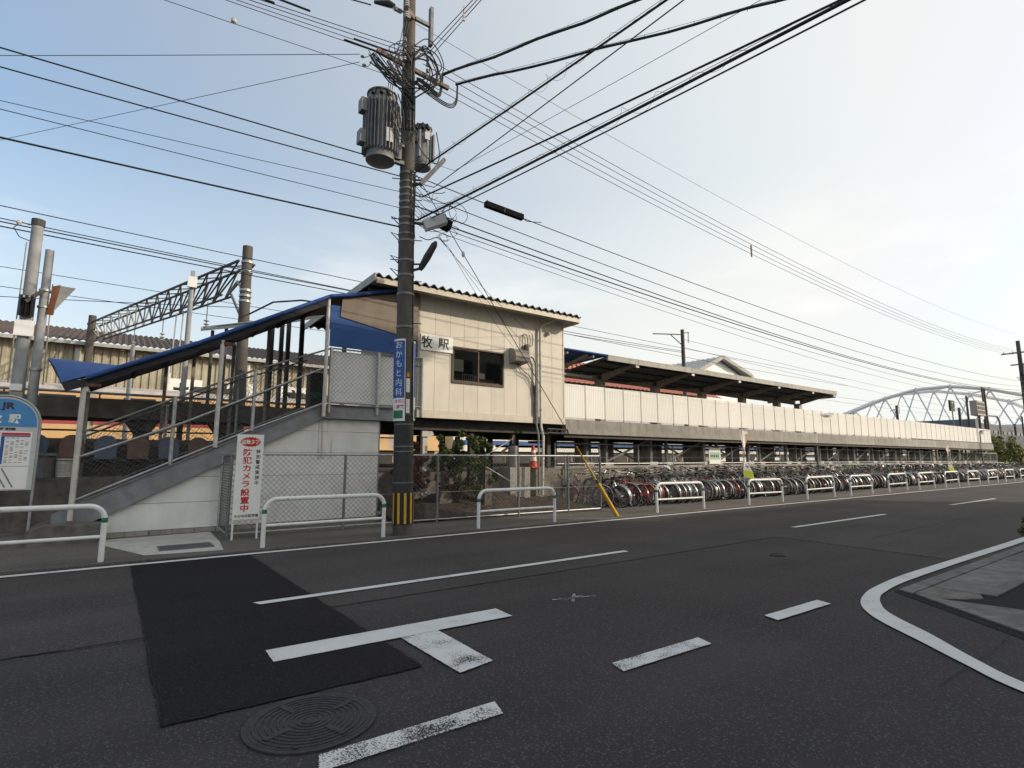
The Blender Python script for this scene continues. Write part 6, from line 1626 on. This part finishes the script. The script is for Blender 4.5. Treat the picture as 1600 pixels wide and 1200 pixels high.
# steel arch bridge across the view, far right
BR = thing('arch_bridge', (190,55,0), 'pale blue grey steel arch truss bridge in the distance at the right', 'bridge')
D0 = 200.0; c0 = R(17.0); nrm = Vector((math.cos(c0), math.sin(c0), 0)); lat = Vector((math.sin(c0), -math.cos(c0), 0))
def bp(az, dd=0, z=0):
    b = math.tan(c0-R(az)); p = nrm*(D0+dd)+lat*(D0*b); return Vector((p.x, p.y, z))
AZ = [22.9,21.5,19.2,17.0,14.7,12.3,9.9,8.4]; ZT = [14.3,16.5,19.9,22.0,22.4,20.9,18.2,14.5]
for rib, (dd, sh_) in enumerate(((0,0),(9,-1.05))):
    top = [bp(a-sh_, dd, z-.2*rib) for a, z in zip(AZ, ZT)]
    MB().tube(top, .48, 8).build('arch_chord', 'bridge', BR, True)
    bot = [bp((AZ[i]+AZ[i+1])/2-sh_, dd, 10.6) for i in range(len(AZ)-1)]
    MB().beam(bp(24,dd,10.2), bp(7,dd,10.2), .8, 1.4).build('deck_girder', 'bridge', BR)
    for i in range(len(bot)):
        MB().beam(top[i], bot[i], .34, .34).build('diagonal', 'bridge', BR); MB().beam(bot[i], top[i+1], .34, .34).build('diagonal', 'bridge', BR)
    for p in top[1:-1]: MB().beam(p-Vector((.1,0,.9)), p+Vector((.1,0,.5)), 1.6, .3, lat).build('gusset', 'bridge', BR)
for i in range(1, 7): MB().beam(bp(AZ[i],0,ZT[i]), bp(AZ[i]+1.05,9,ZT[i]-.2), .35, .35).build('cross_strut', 'bridge', BR)
MB().poly([tuple(bp(24,0,9.6)), tuple(bp(7,0,9.6)), tuple(bp(7,9,9.6)), tuple(bp(24,9,9.6))], (0,0,.5)).build('deck', 'bridge', BR)
for a in (23.5,7.2): MB().beam(bp(a,4,-1), bp(a,4,9.5), 4, 9, lat).build('pier', 'concrete', BR)
# blocks at the horizon on the right
FBk = thing('distant_block', (125,30,0), 'dark grey low building under the arch bridge', 'building')
MB().box(122,124,29,45,0,8.6).box(124,155,29.0,45,0,8.0).build('wall', 'far_block', FBk); MB().box(108,121.5,28.5,42,0,6.3).build('wing', 'far_block_pale', FBk)
for k in range(7): MB().box(109+k*1.7,110+k*1.7,28.4,28.48,4.2,5.4).build('window', 'train_glass', FBk)
for k in range(9): MB().box(126+k*3.2,128+k*3.2,28.9,28.98,5.6,6.9).build('window', 'train_glass', FBk)
BF = thing('bank_fence', (75,17.5,2.5), 'grey slatted fence on the bank beyond the platform end', 'fence')
for k in range(60): MB().box(60+k*.6,60.28+k*.6,17.4,17.46,2.6,4.4).build('slat', 'galv_dark', BF)
MB().box(60,96,17.47,17.52,4.3,4.4).box(60,96,17.47,17.52,2.7,2.8).build('rail', 'galv_dark', BF); MB().box(60,96,17.5,17.8,1.1,2.6).build('plinth', 'concrete', BF)
for k, (x, y, z1, lb) in enumerate(((106,27,9.5,'thin railway post in front of the dark far block'),(116,27,8.6,'thicker railway post near the far block'),(138,27,8.2,'railway post with crossbar at the far right'),(147,27,8.8,'last railway post before the far utility pole'),(119,27,8.3,'twin railway post close to the thicker one'))):
    t = thing('railway_post', (x,y,1), lb, 'post'); MB().cyl((x,y,0),(x,y,z1),.18,8).build('shaft', 'steel_dark', t); MB().beam((x-1.2,y,z1-.4),(x+1.2,y,z1-.3),.12,.12).build('crossbar', 'steel_dark', t)

# ------------------------------------------------------------------ houses on the near side of the street (behind the viewer; they shade the road)
def block(name, x0, x1, y0, y1, h, label, m='far_wall'):
    t = thing(name, ((x0+x1)/2,(y0+y1)/2,0), label, 'building')
    MB().box(x0,x1,y0,y1,0,h).build('wall', m, t); MB().box(x0-.3,x1+.3,y0-.3,y1+.3,h+.003,h+.35).build('roof', 'roof_slate', t)
    fl = 0
    while fl*2.9+2.4 < h:
        x = x0+1
        while x < x1-1.6:
            MB().box(x,x+1.4,y1+.002,y1+.05,fl*2.9+.9,fl*2.9+2.1).build('window', 'train_glass', t); x += 2.6
        fl += 1
block('apartment_house', 8.5, 25.3, -15, -4, 15.5, 'five storey apartment house on the near side of the street, out of view')
block('corner_house', 25.9, 36.5, -14, -4, 8.2, 'two storey house next to the apartment house, out of view')
